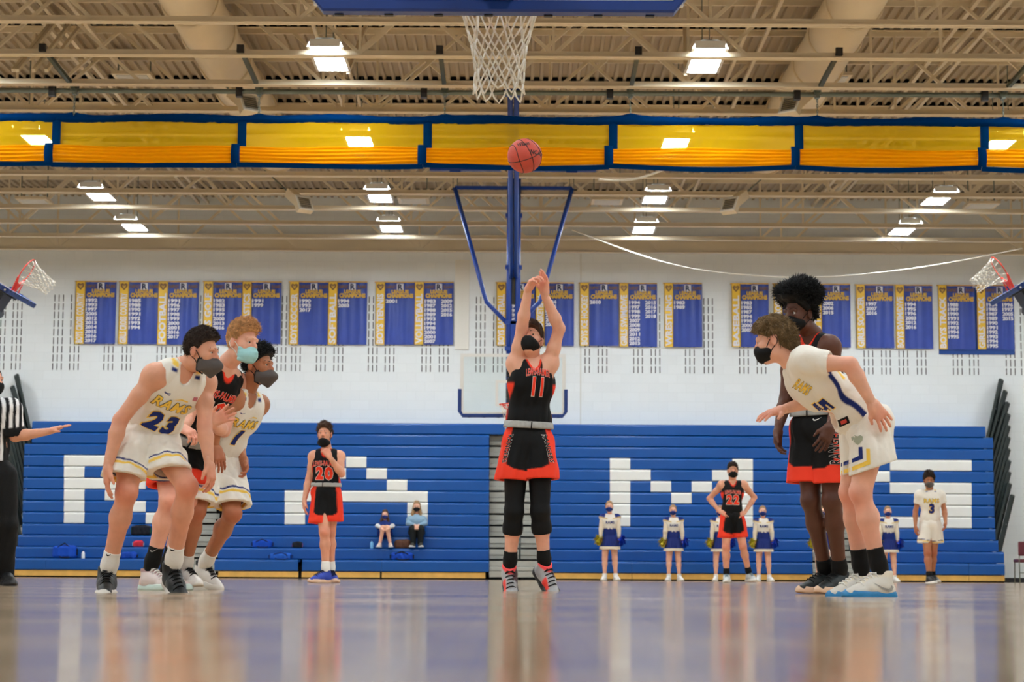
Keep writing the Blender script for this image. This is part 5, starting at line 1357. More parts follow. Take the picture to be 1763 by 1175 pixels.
# ---------------------------------------------------------------- left group
def home_23():
    F = Fig('player number 23 in white and gold kit crouching forward at the left of the lane', 11.6, 1.03, 7); p = F.P
    J = dict(N=p(317, 630, -0.05), P=p(252, 748, 0.12), sha=p(267, 646, -0.14), shb=p(352, 657, 0.08), ela=p(207, 724, -0.16), elb=p(352, 735, -0.02), wra=p(186, 802, -0.22), wrb=p(360, 796, -0.1),
             hpa=p(228, 764, 0.02), hpb=p(276, 762, 0.14), kna=p(218, 848, -0.13), knb=p(322, 838, -0.08), hema=p(214, 823, -0.1), hemb=p(288, 815, -0.02), ana=p(184, 993, 0.03), anb=p(296, 985, 0.12), curve=0.03)
    hands = {'a': ((183, 850, -0.22), (0.9, 0.3, 0), 1, 14), 'b': ((366, 838, -0.12), (-0.9, 0.25, 0), -1, 26, dict(spread=6))}
    player(F, J, 32, SK_FAIR, dict(c=p(346, 606, -0.12), sc=0.95, yaw=72, pitch=-8, roll=0, hair=dict(style='short', mat=H_DARK, top=0.014, tufts=3000, tlen=0.014, trad=0.0016, jit=0.16, out=0.3, comb=(0, 0.25, 0.1), amp=0.003, edge=0.008, line=[(-0.12, -0.06), (-0.05, -0.045), (-0.01, -0.01), (0.015, 0.01), (0.035, 0.045), (0.07, 0.075), (0.12, 0.095)]), mask=('point', M_MASKD)), hands, HOM, shorts_len=0.88, flare=0.98, bulk=1.02)
    print_front(F, J, 'RAMS', 0.2, 0.23, 0.062, '23', 0.325, 0.2, 0.1, PR_H, shear=0.25, dx=0.0, nmats=PR_HN, bold=0.03)
    r, f, up = F.fr
    swoosh(F, F.jersey, on_front(F, J, -0.06, 0.135), -r, up, -f, 0.04, M_NAVY, F.jersey, 'chest_mark'); swoosh(F, F.jersey, on_front(F, J, -0.06, 0.138), r, up, -f, 0.04, M_NAVY, F.jersey, 'chest_mark')
    flag = (np.array([(-.5, -.4), (.5, -.4), (.5, .4), (-.5, .4)]), [(0, 1, 2, 3)])
    project(F, 'flag_patch', flag[0] * 0.03, flag[1], F.jersey, on_front(F, J, 0.11, 0.12), -r, up, -f, cmat('flag', rgb(190, 110, 120)), F.jersey)
    project(F, 'chest_bar', np.array([(-.5, -.1), (0, .05), (.5, .0), (.5, .1), (0, .15)]) * 0.09, [(0, 1, 4), (1, 2, 3, 4)], F.jersey, on_front(F, J, 0.03, 0.15), -r, up, -f, M_GOLD, F.jersey)
    bl = shoe_two(rgb(22, 28, 30), rgb(12, 12, 12))
    for s, fw in (('a', (0.18, -0.97, -0.06)), ('b', (0.42, -0.8, -0.42))):
        so = sock(F, J['an' + s], J['kn' + s], 0.30, M_WHITE)
        swoosh(F, so, J['an' + s] + (J['kn' + s] - J['an' + s]) * 0.26, (1, 0, 0.0), (0, 0, 1), (0, 1, 0), 0.05, M_BLACK, so)
        sh, L = shoe(F, J['an' + s], fw, (0, -0.05 if s == 'a' else -0.4, 1), bl, M_RUBW, M_BLACK, high=0.04, sc=1.14)
        swoosh(F, sh, L(0.05, 0.05, -0.04), (-fw[1] * 0 + 0.3, -0.9, 0.5), (0, 0, 1), (0.8 if s == 'x' else 0.5, 0.8, 0), 0.08, M_GREY, sh)
def vis_ginger():
    F = Fig('ginger haired player in black jersey with pale blue surgical mask behind number 23', 13.0, 1.04, 11); p = F.P
    J = dict(N=p(393, 624, -0.04), P=p(303, 765, 0.2), sha=p(352, 652, -0.12), shb=p(412, 660, 0.24), ela=p(322, 722, -0.2), elb=p(385, 742, 0.1), wra=p(309, 736, -0.44), wrb=p(364, 728, -0.2),
             hpa=p(286, 782, 0.12), hpb=p(328, 784, 0.25), kna=p(291, 862, -0.05), knb=p(322, 862, 0.1), ana=p(257, 989, 0.05), anb=p(284, 991, 0.3), curve=0.02)
    hands = {'a': ((338, 750, -0.5), (0, 0.3, -1), 1, 45), 'b': ((398, 710, -0.24), (0.1, -0.9, -0.2), -1, 10, dict(spread=10, thumb=1.1))}
    player(F, J, 42, SK_PALE, dict(c=p(417, 590, -0.18), yaw=57, pitch=-6, hair=dict(style='short', mat=H_GINGER, top=0.022, tufts=3200, tlen=0.026, trad=0.0018, jit=0.14, out=0.14, comb=(0, 0.55, 0.05), res=0.006, amp=0.004, edge=0.006, line=[(-0.12, -0.06), (-0.05, -0.045), (-0.01, -0.01), (0.015, 0.01), (0.035, 0.04), (0.07, 0.068), (0.12, 0.085)]), mask=('surgical', M_MASKB), brow=H_GINGER), hands, VIS, shorts_len=0.68)
    print_front(F, J, 'LEWIS-PALMER', 0.17, 0.25, 0.05, '30', 0.28, 0.17, 0.11, PR_V, arch=0.012, shear=0.06)
    pk = shoe_two(rgb(214, 200, 196), rgb(160, 126, 126), rgb(222, 196, 190))
    for s, fw in (('a', (0.72, -0.68, 0)), ('b', (0.8, -0.6, 0))):
        so = sock(F, J['an' + s], J['kn' + s], 0.38, M_BLACK); swoosh(F, so, J['an' + s] + (J['kn' + s] - J['an' + s]) * 0.32, (1, 0, 0.0), (0, 0, 1), (0, 1, 0), 0.055, M_GREY, so)
        shoe(F, J['an' + s], fw, (0, 0, 1), pk, M_MINT, M_WHITE, sc=1.1)
def home_1():
    F = Fig('player number 1 in white kit with pointed mask, crouching beside the ginger player', 13.25, 1.0, 13); p = F.P
    J = dict(N=p(424, 676, 0), P=p(374, 787, 0.15), sha=p(402, 684, -0.13), shb=p(447, 696, 0.14), ela=p(372, 724, -0.22), elb=p(408, 758, 0.2), wra=p(370, 768, -0.2), wrb=p(418, 788, 0.12),
             hpa=p(358, 802, 0.08), hpb=p(392, 803, 0.2), kna=p(338, 880, -0.1), knb=p(400, 884, -0.02), ana=p(317, 984, 0.12), anb=p(349, 978, 0.38), curve=0.02)
    hands = {'a': ((381, 803, -0.22), (-0.6, 0.7, 0), 1, 16), 'b': ((424, 816, 0.08), (-0.8, -0.5, 0), -1, 34)}
    player(F, J, 42, SK_TAN, dict(c=p(444, 630, -0.05), yaw=66, pitch=-2, hair=dict(style='short', mat=H_BLACK, top=0.02, tufts=1600, tlen=0.026, trad=0.0026, comb=(0, 0.3, 0.2), jit=0.4, out=0.7), mask=('point', M_MASKD)), hands, HOM, shorts_len=0.84, flare=1.02)
    print_front(F, J, 'RAMS', 0.17, 0.21, 0.06, '1', 0.28, 0.06, 0.1, PR_H, shear=0.2, nmats=PR_HN, bold=0.03)
    r, f, up = F.fr; swoosh(F, F.jersey, on_front(F, J, -0.05, 0.1), -r, up, -f, 0.04, M_NAVY, F.jersey, 'chest_mark')
    project(F, 'chest_bar', np.array([(-.5, -.1), (0, .05), (.5, .0), (.5, .1), (0, .15)]) * 0.07, [(0, 1, 4), (1, 2, 3, 4)], F.jersey, on_front(F, J, 0.04, 0.12), -r, up, -f, M_GOLD, F.jersey)
    bw = shoe_two(rgb(228, 224, 218), rgb(16, 16, 16), rgb(18, 18, 18))
    for s, fw in (('a', (0.6, -0.8, 0)), ('b', (0.72, -0.62, -0.3))):
        so = sock(F, J['an' + s], J['kn' + s], 0.30, M_WHITE)
        shoe(F, J['an' + s], fw, (0.1, -0.1, 1), bw, M_RUBW, M_BLACK, sc=1.05, high=0.03)
# ---------------------------------------------------------------- right pair
def vis_afro():
    F = Fig('tall player with a big black afro in black jersey standing behind the leaning player', 13.0, 1.06, 17); p = F.P
    J = dict(N=p(1400, 577, 0), P=p(1410, 735, 0.04), sha=p(1362, 597, 0.1), shb=p(1428, 595, -0.12), ela=p(1353, 688, 0.12), elb=p(1447, 672, -0.06), wra=p(1340, 738, 0.0), wrb=p(1430, 733, -0.2),
             hpa=p(1393, 745, 0.08), hpb=p(1432, 745, -0.04), hema=p(1393, 832, 0.05), hemb=p(1433, 834, -0.06), kna=p(1396, 862, 0.02), knb=p(1433, 862, -0.08), ana=p(1424, 994, 0.2), anb=p(1447, 994, 0.1))
    hands = {'a': ((1338, 787, -0.02), (0.8, -0.5, 0), 1, 26, dict(spread=5)), 'b': ((1412, 778, -0.24), (-0.3, 0.9, 0), -1, 18, dict(spread=5))}
    player(F, J, -32, SK_DARK, dict(c=p(1376, 541, -0.06), yaw=-50, pitch=-4, hair=dict(style='afro', mat=H_BLACK, tufts=4500, tlen=0.034, trad=0.0028, jit=0.6, out=1.0, edge=0.03, amp=0.02, freq=55, res=0.008), mask=('cloth', M_BLACK)), hands, VIS, shorts_len=0.80, flare=1.05)
    print_front(F, J, 'LEWIS-PALMER', 0.19, 0.25, 0.05, '24', 0.31, 0.17, 0.12, PR_V, arch=0.012)
    lettering(F, 'side_lettering', 'RANGERS', F.shorts, p(1444, 765, -0.2), (0.06, 0.0, 1), (-0.9, -0.6, 0.05), (-0.6, 0.8, 0), 0.05, 0.26, (M_BLACK, M_OUTL), F.shorts, 0.02, outline=0.025)
    swoosh(F, F.shorts, p(1409, 721, -0.15), (1, 0, 0), (0, 0, 1), (0, 1, 0), 0.06, M_WHITE, F.shorts)
    bl = shoe_two(rgb(20, 30, 32), rgb(14, 14, 14))
    for s, fw in (('a', (-0.82, -0.55, 0)), ('b', (-0.7, -0.7, 0))):
        sock(F, J['an' + s], J['kn' + s], 0.24, M_BLACK); shoe(F, J['an' + s], fw, (0, 0, 1), bl, M_GUM, M_BLACK, sc=1.12)
def home_lean():
    F = Fig('sandy haired player in white kit bending far forward at the right', 11.7, 1.05, 19); p = F.P
    J = dict(N=p(1366, 628, -0.02), P=p(1494, 733, 0.03), sha=p(1396, 645, 0.17), shb=p(1386, 622, -0.19), ela=p(1414, 686, 0.1), elb=p(1464, 628, -0.3), wra=p(1350, 705, 0.02), wrb=p(1500, 693, -0.26),
             hpa=p(1478, 755, 0.12), hpb=p(1500, 755, -0.08), hema=p(1490, 806, 0.11), hemb=p(1505, 806, -0.08), hemn=(0.33, 0.0, -0.95), kna=p(1464, 848, 0.1), knb=p(1482, 848, -0.1), ana=p(1486, 1000, 0.16), anb=p(1519, 998, -0.08), curve=0.04, pyaw=-72)
    hands = {'a': ((1324, 712, -0.02), (0.1, 0.2, -1), 1, 12, dict(spread=8, thumb=1.0)), 'b': ((1527, 729, -0.24), (-0.1, 0.9, -0.2), -1, 12, dict(spread=8))}
    def js(c, x, y, z, L):
        # side stripe runs along the left flank, from armpit to hip
        s = sstep(0.015 - np.abs(y - 0.035 + 0.10 * (z + 0.30)), 0.006) * sstep(-x - 0.05, 0.02) * sstep(-z - 0.12, 0.01); c = mixc(c, CL['navy'], s)
        g = sstep(0.013 - np.abs(y + 0.055 + 0.0 * z), 0.006) * sstep(-x - 0.05, 0.02) * sstep(-z - 0.12, 0.01) * sstep(0.26 + z, 0.01); return mixc(c, CL['gold'], g)
    kit = dict(HOM, jersey_col=js, jersey_bottom=0.99, shorts_col=lambda c, t, o, fr: c)
    player(F, J, -72, SK_PALE, dict(c=p(1333, 586, -0.04), yaw=-108, pitch=-12, hair=dict(style='fluff', mat=H_SAND, tufts=3200, tlen=0.028, trad=0.0022, jit=0.22, out=0.15, comb=(0.1, -0.1, -0.4), edge=0.012, amp=0.009, freq=70, line=[(-0.12, -0.11), (-0.05, -0.06), (0.0, -0.005), (0.03, 0.02), (0.062, 0.04), (0.085, 0.055), (0.12, 0.07)]), mask=('cloth', M_BLACK)), hands, kit, sleeves=0.42, shorts_len=0.80, flare=1.22, neckline='round')
    r, f, up = F.fr
    lettering(F, 'team_lettering', 'RAMS', F.jersey, p(1383, 664, -0.25), (0.75, 0.0, -0.5), (0.5, 0, 0.75), (0.1, 1, 0), 0.05, 0.1, PR_H, F.jersey, 0.03, 0.2)
    lettering(F, 'number', '5', F.jersey, p(1425, 696, -0.25), (0.85, 0.0, -0.5), (0.5, 0, 0.85), (0.0, 1, 0), 0.05, 0.12, PR_HN, F.jersey, 0.04, 0.1)
    patch = np.array([(-.5, -.35), (.5, -.35), (.5, .35), (-.5, .35)])
    project(F, 'size_label', patch * 0.062, [(0, 1, 2, 3)], F.jersey, p(1462, 722, -0.3), (0.9, 0, 0.4), (-0.4, 0, 0.9), (0, 1, 0), M_BLACK, F.jersey)
    project(F, 'size_label_print', patch * 0.03, [(0, 1, 2, 3)], F.jersey, p(1463, 722, -0.3), (0.9, 0, 0.4), (-0.4, 0, 0.9), (0, 1, 0), cmat('label_red', rgb(200, 70, 60)), F.jersey, 0.006)
    # shield patch and L-shaped stripes on the shorts
    shield = np.array([(-.5, .35), (-.25, .5), (0, .38), (.25, .5), (.5, .35), (.45, -.05), (.22, -.35), (0, -.55), (-.22, -.35), (-.45, -.05)])
    project(F, 'shield_patch', shield * 0.055, [tuple(range(10))], F.shorts, p(1489, 753, -0.4), (1, 0, 0), (0, 0, 1), (0, 1, 0), cmat('patch_grey', rgb(168, 172, 150)), F.shorts)
    chev = lambda w, a, b, t: np.array([(0, 0), (a, t * 0 + a * 0.38), (a, a * 0.38 + b), (a - t, a * 0.38 + b), (a - t, a * 0.38 + t * 1.0), (0, t * 1.1)])
    for nm, px, py, a, b, t, mm in (('navy_stripe', 1464, 799, 0.105, 0.07, 0.018, M_NAVY), ('gold_stripe', 1470, 811, 0.125, 0.09, 0.02, M_GOLD)):
        project(F, nm, chev(0, a, b, t), [(0, 1, 4, 5), (1, 2, 3, 4)], F.shorts, p(px, py, -0.4), (1, 0, 0), (0, 0, 1), (0, 1, 0), mm, F.shorts)
    wh = shoe_two(rgb(226, 222, 212), rgb(236, 226, 206)); 
    for s, fw in (('a', (-0.86, -0.5, 0)), ('b', (-0.9, -0.42, 0))):
        so = sock(F, J['an' + s], J['kn' + s], 0.36, M_BLACK)
        sh, L = shoe(F, J['an' + s], fw, (0, 0, 1), wh, M_RUBBLUE, M_WHITE, sc=1.16, high=0.03)
        swoosh(F, sh, L(-0.05, 0.03, -0.04), (-0.92, -0.3, 0), (0, 0, 1), (0.3, 0.95, 0), 0.13, M_GREY, sh)
    return F
# ---------------------------------------------------------------- players further back
def vis_20():
    F = Fig('player number 20 in black jersey standing with one hand on his chin', 23.0, 1.0, 23, res=0.015); p = F.P
    J = dict(N=p(563, 776, 0), P=p(561, 849, 0.02), sha=p(541, 786, 0), shb=p(584, 786, 0), ela=p(532, 825, 0.03), elb=p(588, 816, -0.12), wra=p(524, 862, -0.03), wrb=p(568, 788, -0.25),
             hpa=p(553, 860, 0), hpb=p(573, 860, 0), kna=p(559, 917, -0.1), knb=p(569, 917, 0.05), ana=p(561, 988, -0.08), anb=p(570, 988, 0.12), hema=p(549, 902, -0.04), hemb=p(573, 899, 0.0))
    hands = {'a': ((524, 886, -0.04), (0.9, 0.2, 0), 1, 20), 'b': ((557, 772, -0.25), (-0.6, 0.3, 0.6), -1, 55)}
    player(F, J, -6, SK_FAIR, dict(c=p(559, 748, -0.03), yaw=-6, pitch=3, hair=dict(style='curly', mat=H_BROWN, top=0.006, tufts=500, tlen=0.03, trad=0.005, jit=0.5, out=0.6), mask=('cloth', M_BLACK, 0.045)), hands, VIS, flare=0.87)
    print_front(F, J, 'LEWIS-PALMER', 0.15, 0.27, 0.055, '20', 0.265, 0.2, 0.13, PR_V, arch=0.01)
    for x, sg in ((540, 1), (584, -1)):
        lettering(F, 'side_lettering', 'RANGERS', F.shorts, p(x, 868, -0.2), (0.0, 0.0, -1), (1, 0, 0), (0.6 * sg, 0.8, 0), 0.05, 0.24, (M_BLACK, None), F.shorts, 0.02, cell=0.02)
    bl = shoe_two(rgb(30, 62, 170), rgb(22, 40, 120))
    for s, fw in (('a', (-0.7, -0.7, 0)), ('b', (0.35, -0.93, 0))):
        sock(F, J['an' + s], J['kn' + s], 0.3, M_WHITE); shoe(F, J['an' + s], fw, (0, 0, 1), bl, M_GUM, M_BLACK, res=0.01, sc=1.1)
def vis_22():
    F = Fig('player number 22 in black jersey standing with hands on hips before the cheerleaders', 32.0, 1.02, 29, res=0.017); p = F.P
    J = dict(N=p(1261, 829, 0), P=p(1260, 890, 0.02), sha=p(1243, 835, 0), shb=p(1280, 835, 0), ela=p(1221, 859, 0.12), elb=p(1299, 857, 0.12), wra=p(1239, 881, -0.03), wrb=p(1282, 883, -0.03),
             hpa=p(1252, 897, 0), hpb=p(1271, 897, 0), kna=p(1250, 943, -0.05), knb=p(1279, 941, -0.05), ana=p(1251, 992, 0.0), anb=p(1290, 990, 0.1), hema=p(1249, 927, 0), hemb=p(1274, 926, 0))
    hands = {'a': ((1252, 887, -0.1), (0.2, 0.7, -0.6), 1, 8), 'b': ((1270, 889, -0.1), (-0.2, 0.7, -0.6), -1, 8)}
    player(F, J, 0, SK_FAIR, dict(c=p(1261.5, 811, -0.02), yaw=0, pitch=2, hair=dict(style='short', mat=H_DARK, top=0.008, tufts=500, tlen=0.02, trad=0.004, comb=(0, 0.4, 0)), mask=('cloth', M_BLACK)), hands, dict(VIS, band=None, jersey_bottom=1.08), flare=0.9)
    print_front(F, J, 'LEWIS-PALMER', 0.17, 0.25, 0.055, '22', 0.29, 0.2, 0.13, PR_V, arch=0.01)
    wt = shoe_two(rgb(190, 196, 196), rgb(90, 110, 116))
    for s, fw in (('a', (-0.1, -0.98, 0)), ('b', (0.3, -0.9, 0))):
        sock(F, J['an' + s], J['kn' + s], 0.28, M_BLACK); shoe(F, J['an' + s], fw, (0, 0, 1), wt, M_RUBW, None, res=0.012, sc=1.15)
def home_3():
    F = Fig('player number 3 in white kit walking in front of the letter S bleachers', 32.0, 0.97, 31, res=0.017); p = F.P
    J = dict(N=p(1601, 846, 0), P=p(1602, 903, 0.02), sha=p(1583, 853, 0), shb=p(1619, 853, 0), ela=p(1576, 881, 0.05), elb=p(1626, 879, 0.0), wra=p(1576, 906, -0.03), wrb=p(1628, 899, -0.15),
             hpa=p(1594, 910, 0), hpb=p(1610, 910, 0), kna=p(1597, 953, -0.06), knb=p(1607, 953, 0.05), ana=p(1600, 995, -0.12), anb=p(1605, 993, 0.15), hema=p(1591, 936, -0.02), hemb=p(1613, 936, 0.02))
    hands = {'a': ((1577, 921, -0.04), (0.9, 0.2, 0), 1, 25), 'b': ((1627, 912, -0.2), (-0.9, 0.2, 0), -1, 25)}
    player(F, J, 0, SK_TAN, dict(c=p(1599.5, 828, -0.03), yaw=-5, pitch=-5, hair=dict(style='curly', mat=H_DARK, top=0.028, tufts=700, tlen=0.03, trad=0.007, jit=0.5, out=0.7), mask=('cloth', M_MASKD)), hands, HOM, sleeves=0.45, flare=0.78, neckline='round')
    print_front(F, J, 'RAMS', 0.16, 0.25, 0.07, '3', 0.29, 0.09, 0.14, (M_GOLD, M_OUTD), nmats=(M_NAVY, M_GOLD))
    bk = shoe_two(rgb(20, 20, 22), rgb(20, 20, 22))
    for s, fw in (('a', (0.2, -0.95, 0)), ('b', (0.3, -0.9, 0))):
        sock(F, J['an' + s], J['kn' + s], 0.25, M_BLACK); shoe(F, J['an' + s], fw, (0, 0, 1), bk, M_RUBW, None, res=0.012, sc=1.05)
# ---------------------------------------------------------------- referee at the left edge
def referee():
    F = Fig('referee in black and white striped shirt at left edge holding one arm out level', 16.0, 1.0, 37, res=0.013); p = F.P
    J = dict(N=p(-14, 690, 0), P=p(-16, 812, 0.02), sha=p(-52, 704, 0.05), shb=p(20, 704, -0.05), ela=p(-62, 768, 0.05), elb=p(26, 752, -0.02), wra=p(-58, 815, -0.1), wrb=p(86, 743, -0.12),
             hpa=p(-36, 822, 0), hpb=p(6, 822, 0), kna=p(-38, 905, -0.02), knb=p(10, 905, -0.02), ana=p(-36, 988, 0.05), anb=p(8, 988, 0.05))
    k = 1.0; B = torso_solid(J, 25, k)
    for s in ('a', 'b'):
        sh, el, wr = J['sh' + s], J['el' + s], J['wr' + s]
        B.cone(sh, el, 0.054, 0.043, 0.03).cone(el, el + (wr - el) * 0.3, 0.043, 0.045, 0.02).cone(el + (wr - el) * 0.3, wr, 0.045, 0.028, 0.02)
    parts = [B.mesh(0.013), build_hand(J['wrb'], F.P(123, 729, -0.15) - J['wrb'], (0, 0.2, -1), -1, 6), build_hand(J['wra'], V(0, 0, -1), (1, 0, 0), 1, 20)]
    build_head(F, p(-15, 656, -0.03), 55, 0, 0, J['N'], SK_FAIR, dict(style='short', mat=H_BROWN), ('cloth', M_BLACK), parts, 0.0078)
    body_mesh(parts, SK_FAIR, F.root, [(J['wrb'] + V(0.1, 0, 0), 0.09, 0.5)])
    r, f, up = limbs_frame(J, 25)
    S = torso_solid(J, 25, k)
    for s in ('a', 'b'): S.cone(J['sh' + s], J['sh' + s] + (J['el' + s] - J['sh' + s]) * 0.8, 0.07, 0.072, 0.03)
    N = J['N']
    def st(v):
        x = (v - N) @ r; m = sstep(np.sin(x * 2 * math.pi / 0.052), 0.5); c = mixc(np.tile(np.array(rgb(236, 236, 236)), (len(v), 1)), rgb(18, 18, 20), m)
        for s in ('a', 'b'):
            t = ((v - J['sh' + s]) @ nrm(J['el' + s] - J['sh' + s])); rr = np.linalg.norm(v - J['sh' + s] - np.outer(t, nrm(J['el' + s] - J['sh' + s])), axis=1)
            c = mixc(c, rgb(18, 18, 20), sstep(t - 0.15, 0.01) * sstep(0.1 - rr, 0.01))
        return c
    Hn = Solid().cone(N, N + up * 0.1, 0.066, 0.066)
    cuts = [hole(Hn), plane_cut(J['P'] + up * 0.08, -up)]
    for s in ('a', 'b'):
        e = J['sh' + s] + (J['el' + s] - J['sh' + s]) * 0.84; n_ = nrm(J['el' + s] - J['sh' + s]); cuts.append(hole(Solid().cone(e + n_ * 0.085, e + n_ * 0.2, 0.085, 0.09)))
    np_mesh('striped_shirt', [S.mesh(0.0085, inflate=0.012, cuts=cuts, noise=fold_noise(0.004, 60, 3))], ATT, F.root, st)
    T = Solid().ell(J['P'], np.array([r, f, up]), V(0.17, 0.125, 0.14), 0.04)
    for s in ('a', 'b'): T.cone(J['hp' + s], J['kn' + s], 0.105, 0.085, 0.04).cone(J['kn' + s], J['an' + s], 0.085, 0.07, 0.03)
    tr = np_mesh('trousers', [T.mesh(0.012, inflate=0.006, cuts=[plane_cut(J['P'] + up * 0.11, up)], noise=fold_noise(0.007, 50, 8))], M_BLACK, F.root)
    for s in ('a', 'b'): shoe(F, J['an' + s], (0.55, -0.83, 0), (0, 0, 1), shoe_plain(rgb(16, 16, 17)), M_RUBB, None, res=0.01)
# ---------------------------------------------------------------- cheerleaders: one built, the others copied
def cheer():
    Y0 = 39.5
    spots = [(1050, 868, 'leftmost cheerleader in blue and white with pompoms, below the letter M', 1.0), (1160, 878, 'second cheerleader from the left, standing alone between two players', 0.955),
             (1241, 879, 'cheerleader half hidden behind player number 22', 0.95), (1315, 879, 'cheerleader standing just right of player number 22', 0.95),
             (1417, 879, 'cheerleader almost hidden behind the tall player with the afro', 0.95), (1531, 879, 'rightmost cheerleader, partly behind the leaning white player', 0.955)]
    F = Fig(spots[0][2], Y0, 0.9, 41, res=0.017, group='cheerleaders by the bleachers'); p = F.P; k = 0.9
    J = dict(N=p(1050, 886.5), P=p(1050, 932, 0), sha=p(1037, 891), shb=p(1063, 891), ela=p(1035, 911, -0.02), elb=p(1065, 911, -0.02), wra=p(1034, 925, -0.02), wrb=p(1066, 925, -0.02),
             hpa=p(1043, 937), hpb=p(1057, 937), kna=p(1041.5, 962), knb=p(1058.5, 962), ana=p(1041, 992.5, 0), anb=p(1060, 992.5, 0))
    B = torso_solid(J, 0, k, 0.92)
    for s in ('a', 'b'):
        sh, el, wr = J['sh' + s], J['el' + s], J['wr' + s]
        B.cone(sh, el, 0.042, 0.034, 0.03).cone(el, wr, 0.034, 0.024, 0.02)
        B.cone(J['hp' + s], J['kn' + s], 0.08, 0.055, 0.03).cone(J['kn' + s], J['kn' + s] + (J['an' + s] - J['kn' + s]) * 0.3, 0.052, 0.05, 0.03).cone(J['kn' + s] + (J['an' + s] - J['kn' + s]) * 0.3, J['an' + s], 0.05, 0.032, 0.03)
    parts = [B.mesh(0.015)] + [build_hand(J['wr' + s], V(0, -0.2, -1), (0, 0.3, -0.2), t, 40, sc=0.85, res=0.009) for s, t in (('a', 1), ('b', -1))]
    build_head(F, p(1049, 872.5, -0.02), -4, 0, 0, J['N'], SK_PALE, dict(style='pony', mat=H_BLOND), ('cloth', M_MASKN), parts, 0.0078, sc=0.92, nr=0.045)
    body_mesh(parts, SK_PALE, F.root)
    bow = Solid().cone(p(1046, 866.5, 0.12), p(1052, 866.5, 0.12), 0.012, 0.012).ball(p(1049, 866.5, 0.12), 0.014); np_mesh('hair_bow', [bow.mesh(0.008)], M_WHITE, F.root)
    S = torso_solid(J, 0, k, 0.92); N, P = J['N'], J['P']
    top = np_mesh('uniform_top', [S.mesh(0.011, inflate=0.012, cuts=[plane_cut(P + V(0, 0, 0.02), (0, 0, -1)), hole(Solid().cone(N, N + V(0, 0, 0.1), 0.058, 0.058))])], ATT, F.root,
                  lambda v: (lambda x, z: mixc(mixc(mixc(np.tile(np.array(rgb(228, 220, 208)), (len(v), 1)), CL['navy'], sstep(-0.27 - z, 0.01)), CL['navy'], sstep(np.abs(x) - 0.09 + 0.6 * z * 0.3, 0.01) * sstep(z + 0.06, 0.01)), rgb(206, 176, 110), sstep(0.012 - np.abs(z + 0.075 + 0.25 * (0.1 - np.abs(x))), 0.01) * sstep(np.abs(x) - 0.05, 0.01)))(v[:, 0] - N[0], v[:, 2] - N[2]))
    F.jersey = top; F.fr = limbs_frame(J, 0)
    lettering(F, 'team_lettering', 'RAMS', top, on_front(F, J, 0, 0.175), (1, 0, 0), (0, 0, 1), (0, 1, 0), 0.05, 0.17, (M_NAVY, None), top, 0.04, cell=0.03)
    lettering(F, 'chest_letter', 'R', top, on_front(F, J, 0, 0.265), (1, 0, 0), (0, 0, 1), (0, 1, 0), 0.09, 0.11, (M_OUTL, None), top, 0.05, cell=0.03)
    for s in ('a', 'b'):
        T = Solid().cone(J['sh' + s], J['el' + s], 0.05, 0.046, 0.02).cone(J['el' + s], J['wr' + s], 0.046, 0.036, 0.02); np_mesh('sleeve', [T.mesh(0.012)], cmat('cream_sleeve', rgb(226, 212, 190)), F.root)
    # pleated skirt
    m = MB(); zt, zb = P[2] + 0.1, P[2] - 0.16; n = 48
    def sk(u, v):
        a = u * 2 * math.pi; pl = 0.012 * (1 if int(u * n) % 2 else -1) * v; R = 0.14 + 0.055 * v + pl
        return (P[0] + R * math.cos(a), P[1] + R * 0.8 * math.sin(a), zt + (zb - zt) * v)
    m.grid(sk, n, 6); sko = m.build('skirt', M_NAVY, F.root)
    m = MB(); m.grid(lambda u, v: (lambda a, R: (P[0] + R * math.cos(a), P[1] + R * 0.8 * math.sin(a), zb + 0.055 * (1 - v) - 0.004))(u * 2 * math.pi, 0.203 + 0.006 * v), 32, 2); m.build('hem_band', cmat('cream_sleeve', rgb(226, 212, 190)), sko)
    for s in ('a', 'b'):
        sock(F, J['an' + s], J['kn' + s], 0.16, M_WHITE); shoe(F, J['an' + s], (-0.3 if s == 'a' else 0.3, -0.95, 0), (0, 0, 1), shoe_plain(rgb(232, 230, 226)), M_RUBW, None, res=0.012, sc=0.9)
    poms = []
    rs = np.random.RandomState(5)
    for nm, s, mm in (('gold', 'a', mat('pompom_gold', rgb(214, 200, 60), 0.25, metal=0.5)), ('blue', 'b', mat('pompom_blue', rgb(20, 60, 190), 0.25, metal=0.4))):
        c = J['wr' + s] + V(-0.03 if s == 'a' else 0.03, 0.0, -0.04); m = MB()
        for i in range(260):
            d = nrm(rs.normal(size=3)); u = nrm(np.cross(d, (0.2, 0.4, 0.9))) * 0.009; L = rs.uniform(0.07, 0.125); q = c + d * L * 0.6 + rs.normal(size=3) * 0.012; e = q + d * L * 0.4 + V(0, 0, -0.03)
            m.add([c - u * 0.5, c + u * 0.5, q + u, q - u, e + u, e - u], [(0, 1, 2, 3), (3, 2, 4, 5)])
        t = m.build('pompom', mm); poms.append((t, nm))
        tag(t, f'{nm} foil pompom held by the leftmost cheerleader', 'pompom', f'{nm} pompoms')
    who = ['the leftmost cheerleader', 'the second cheerleader from the left', 'the cheerleader behind player number 22', 'the cheerleader right of player number 22', 'the cheerleader behind the tall afro player', 'the rightmost cheerleader']
    ref = p(1050, 999)
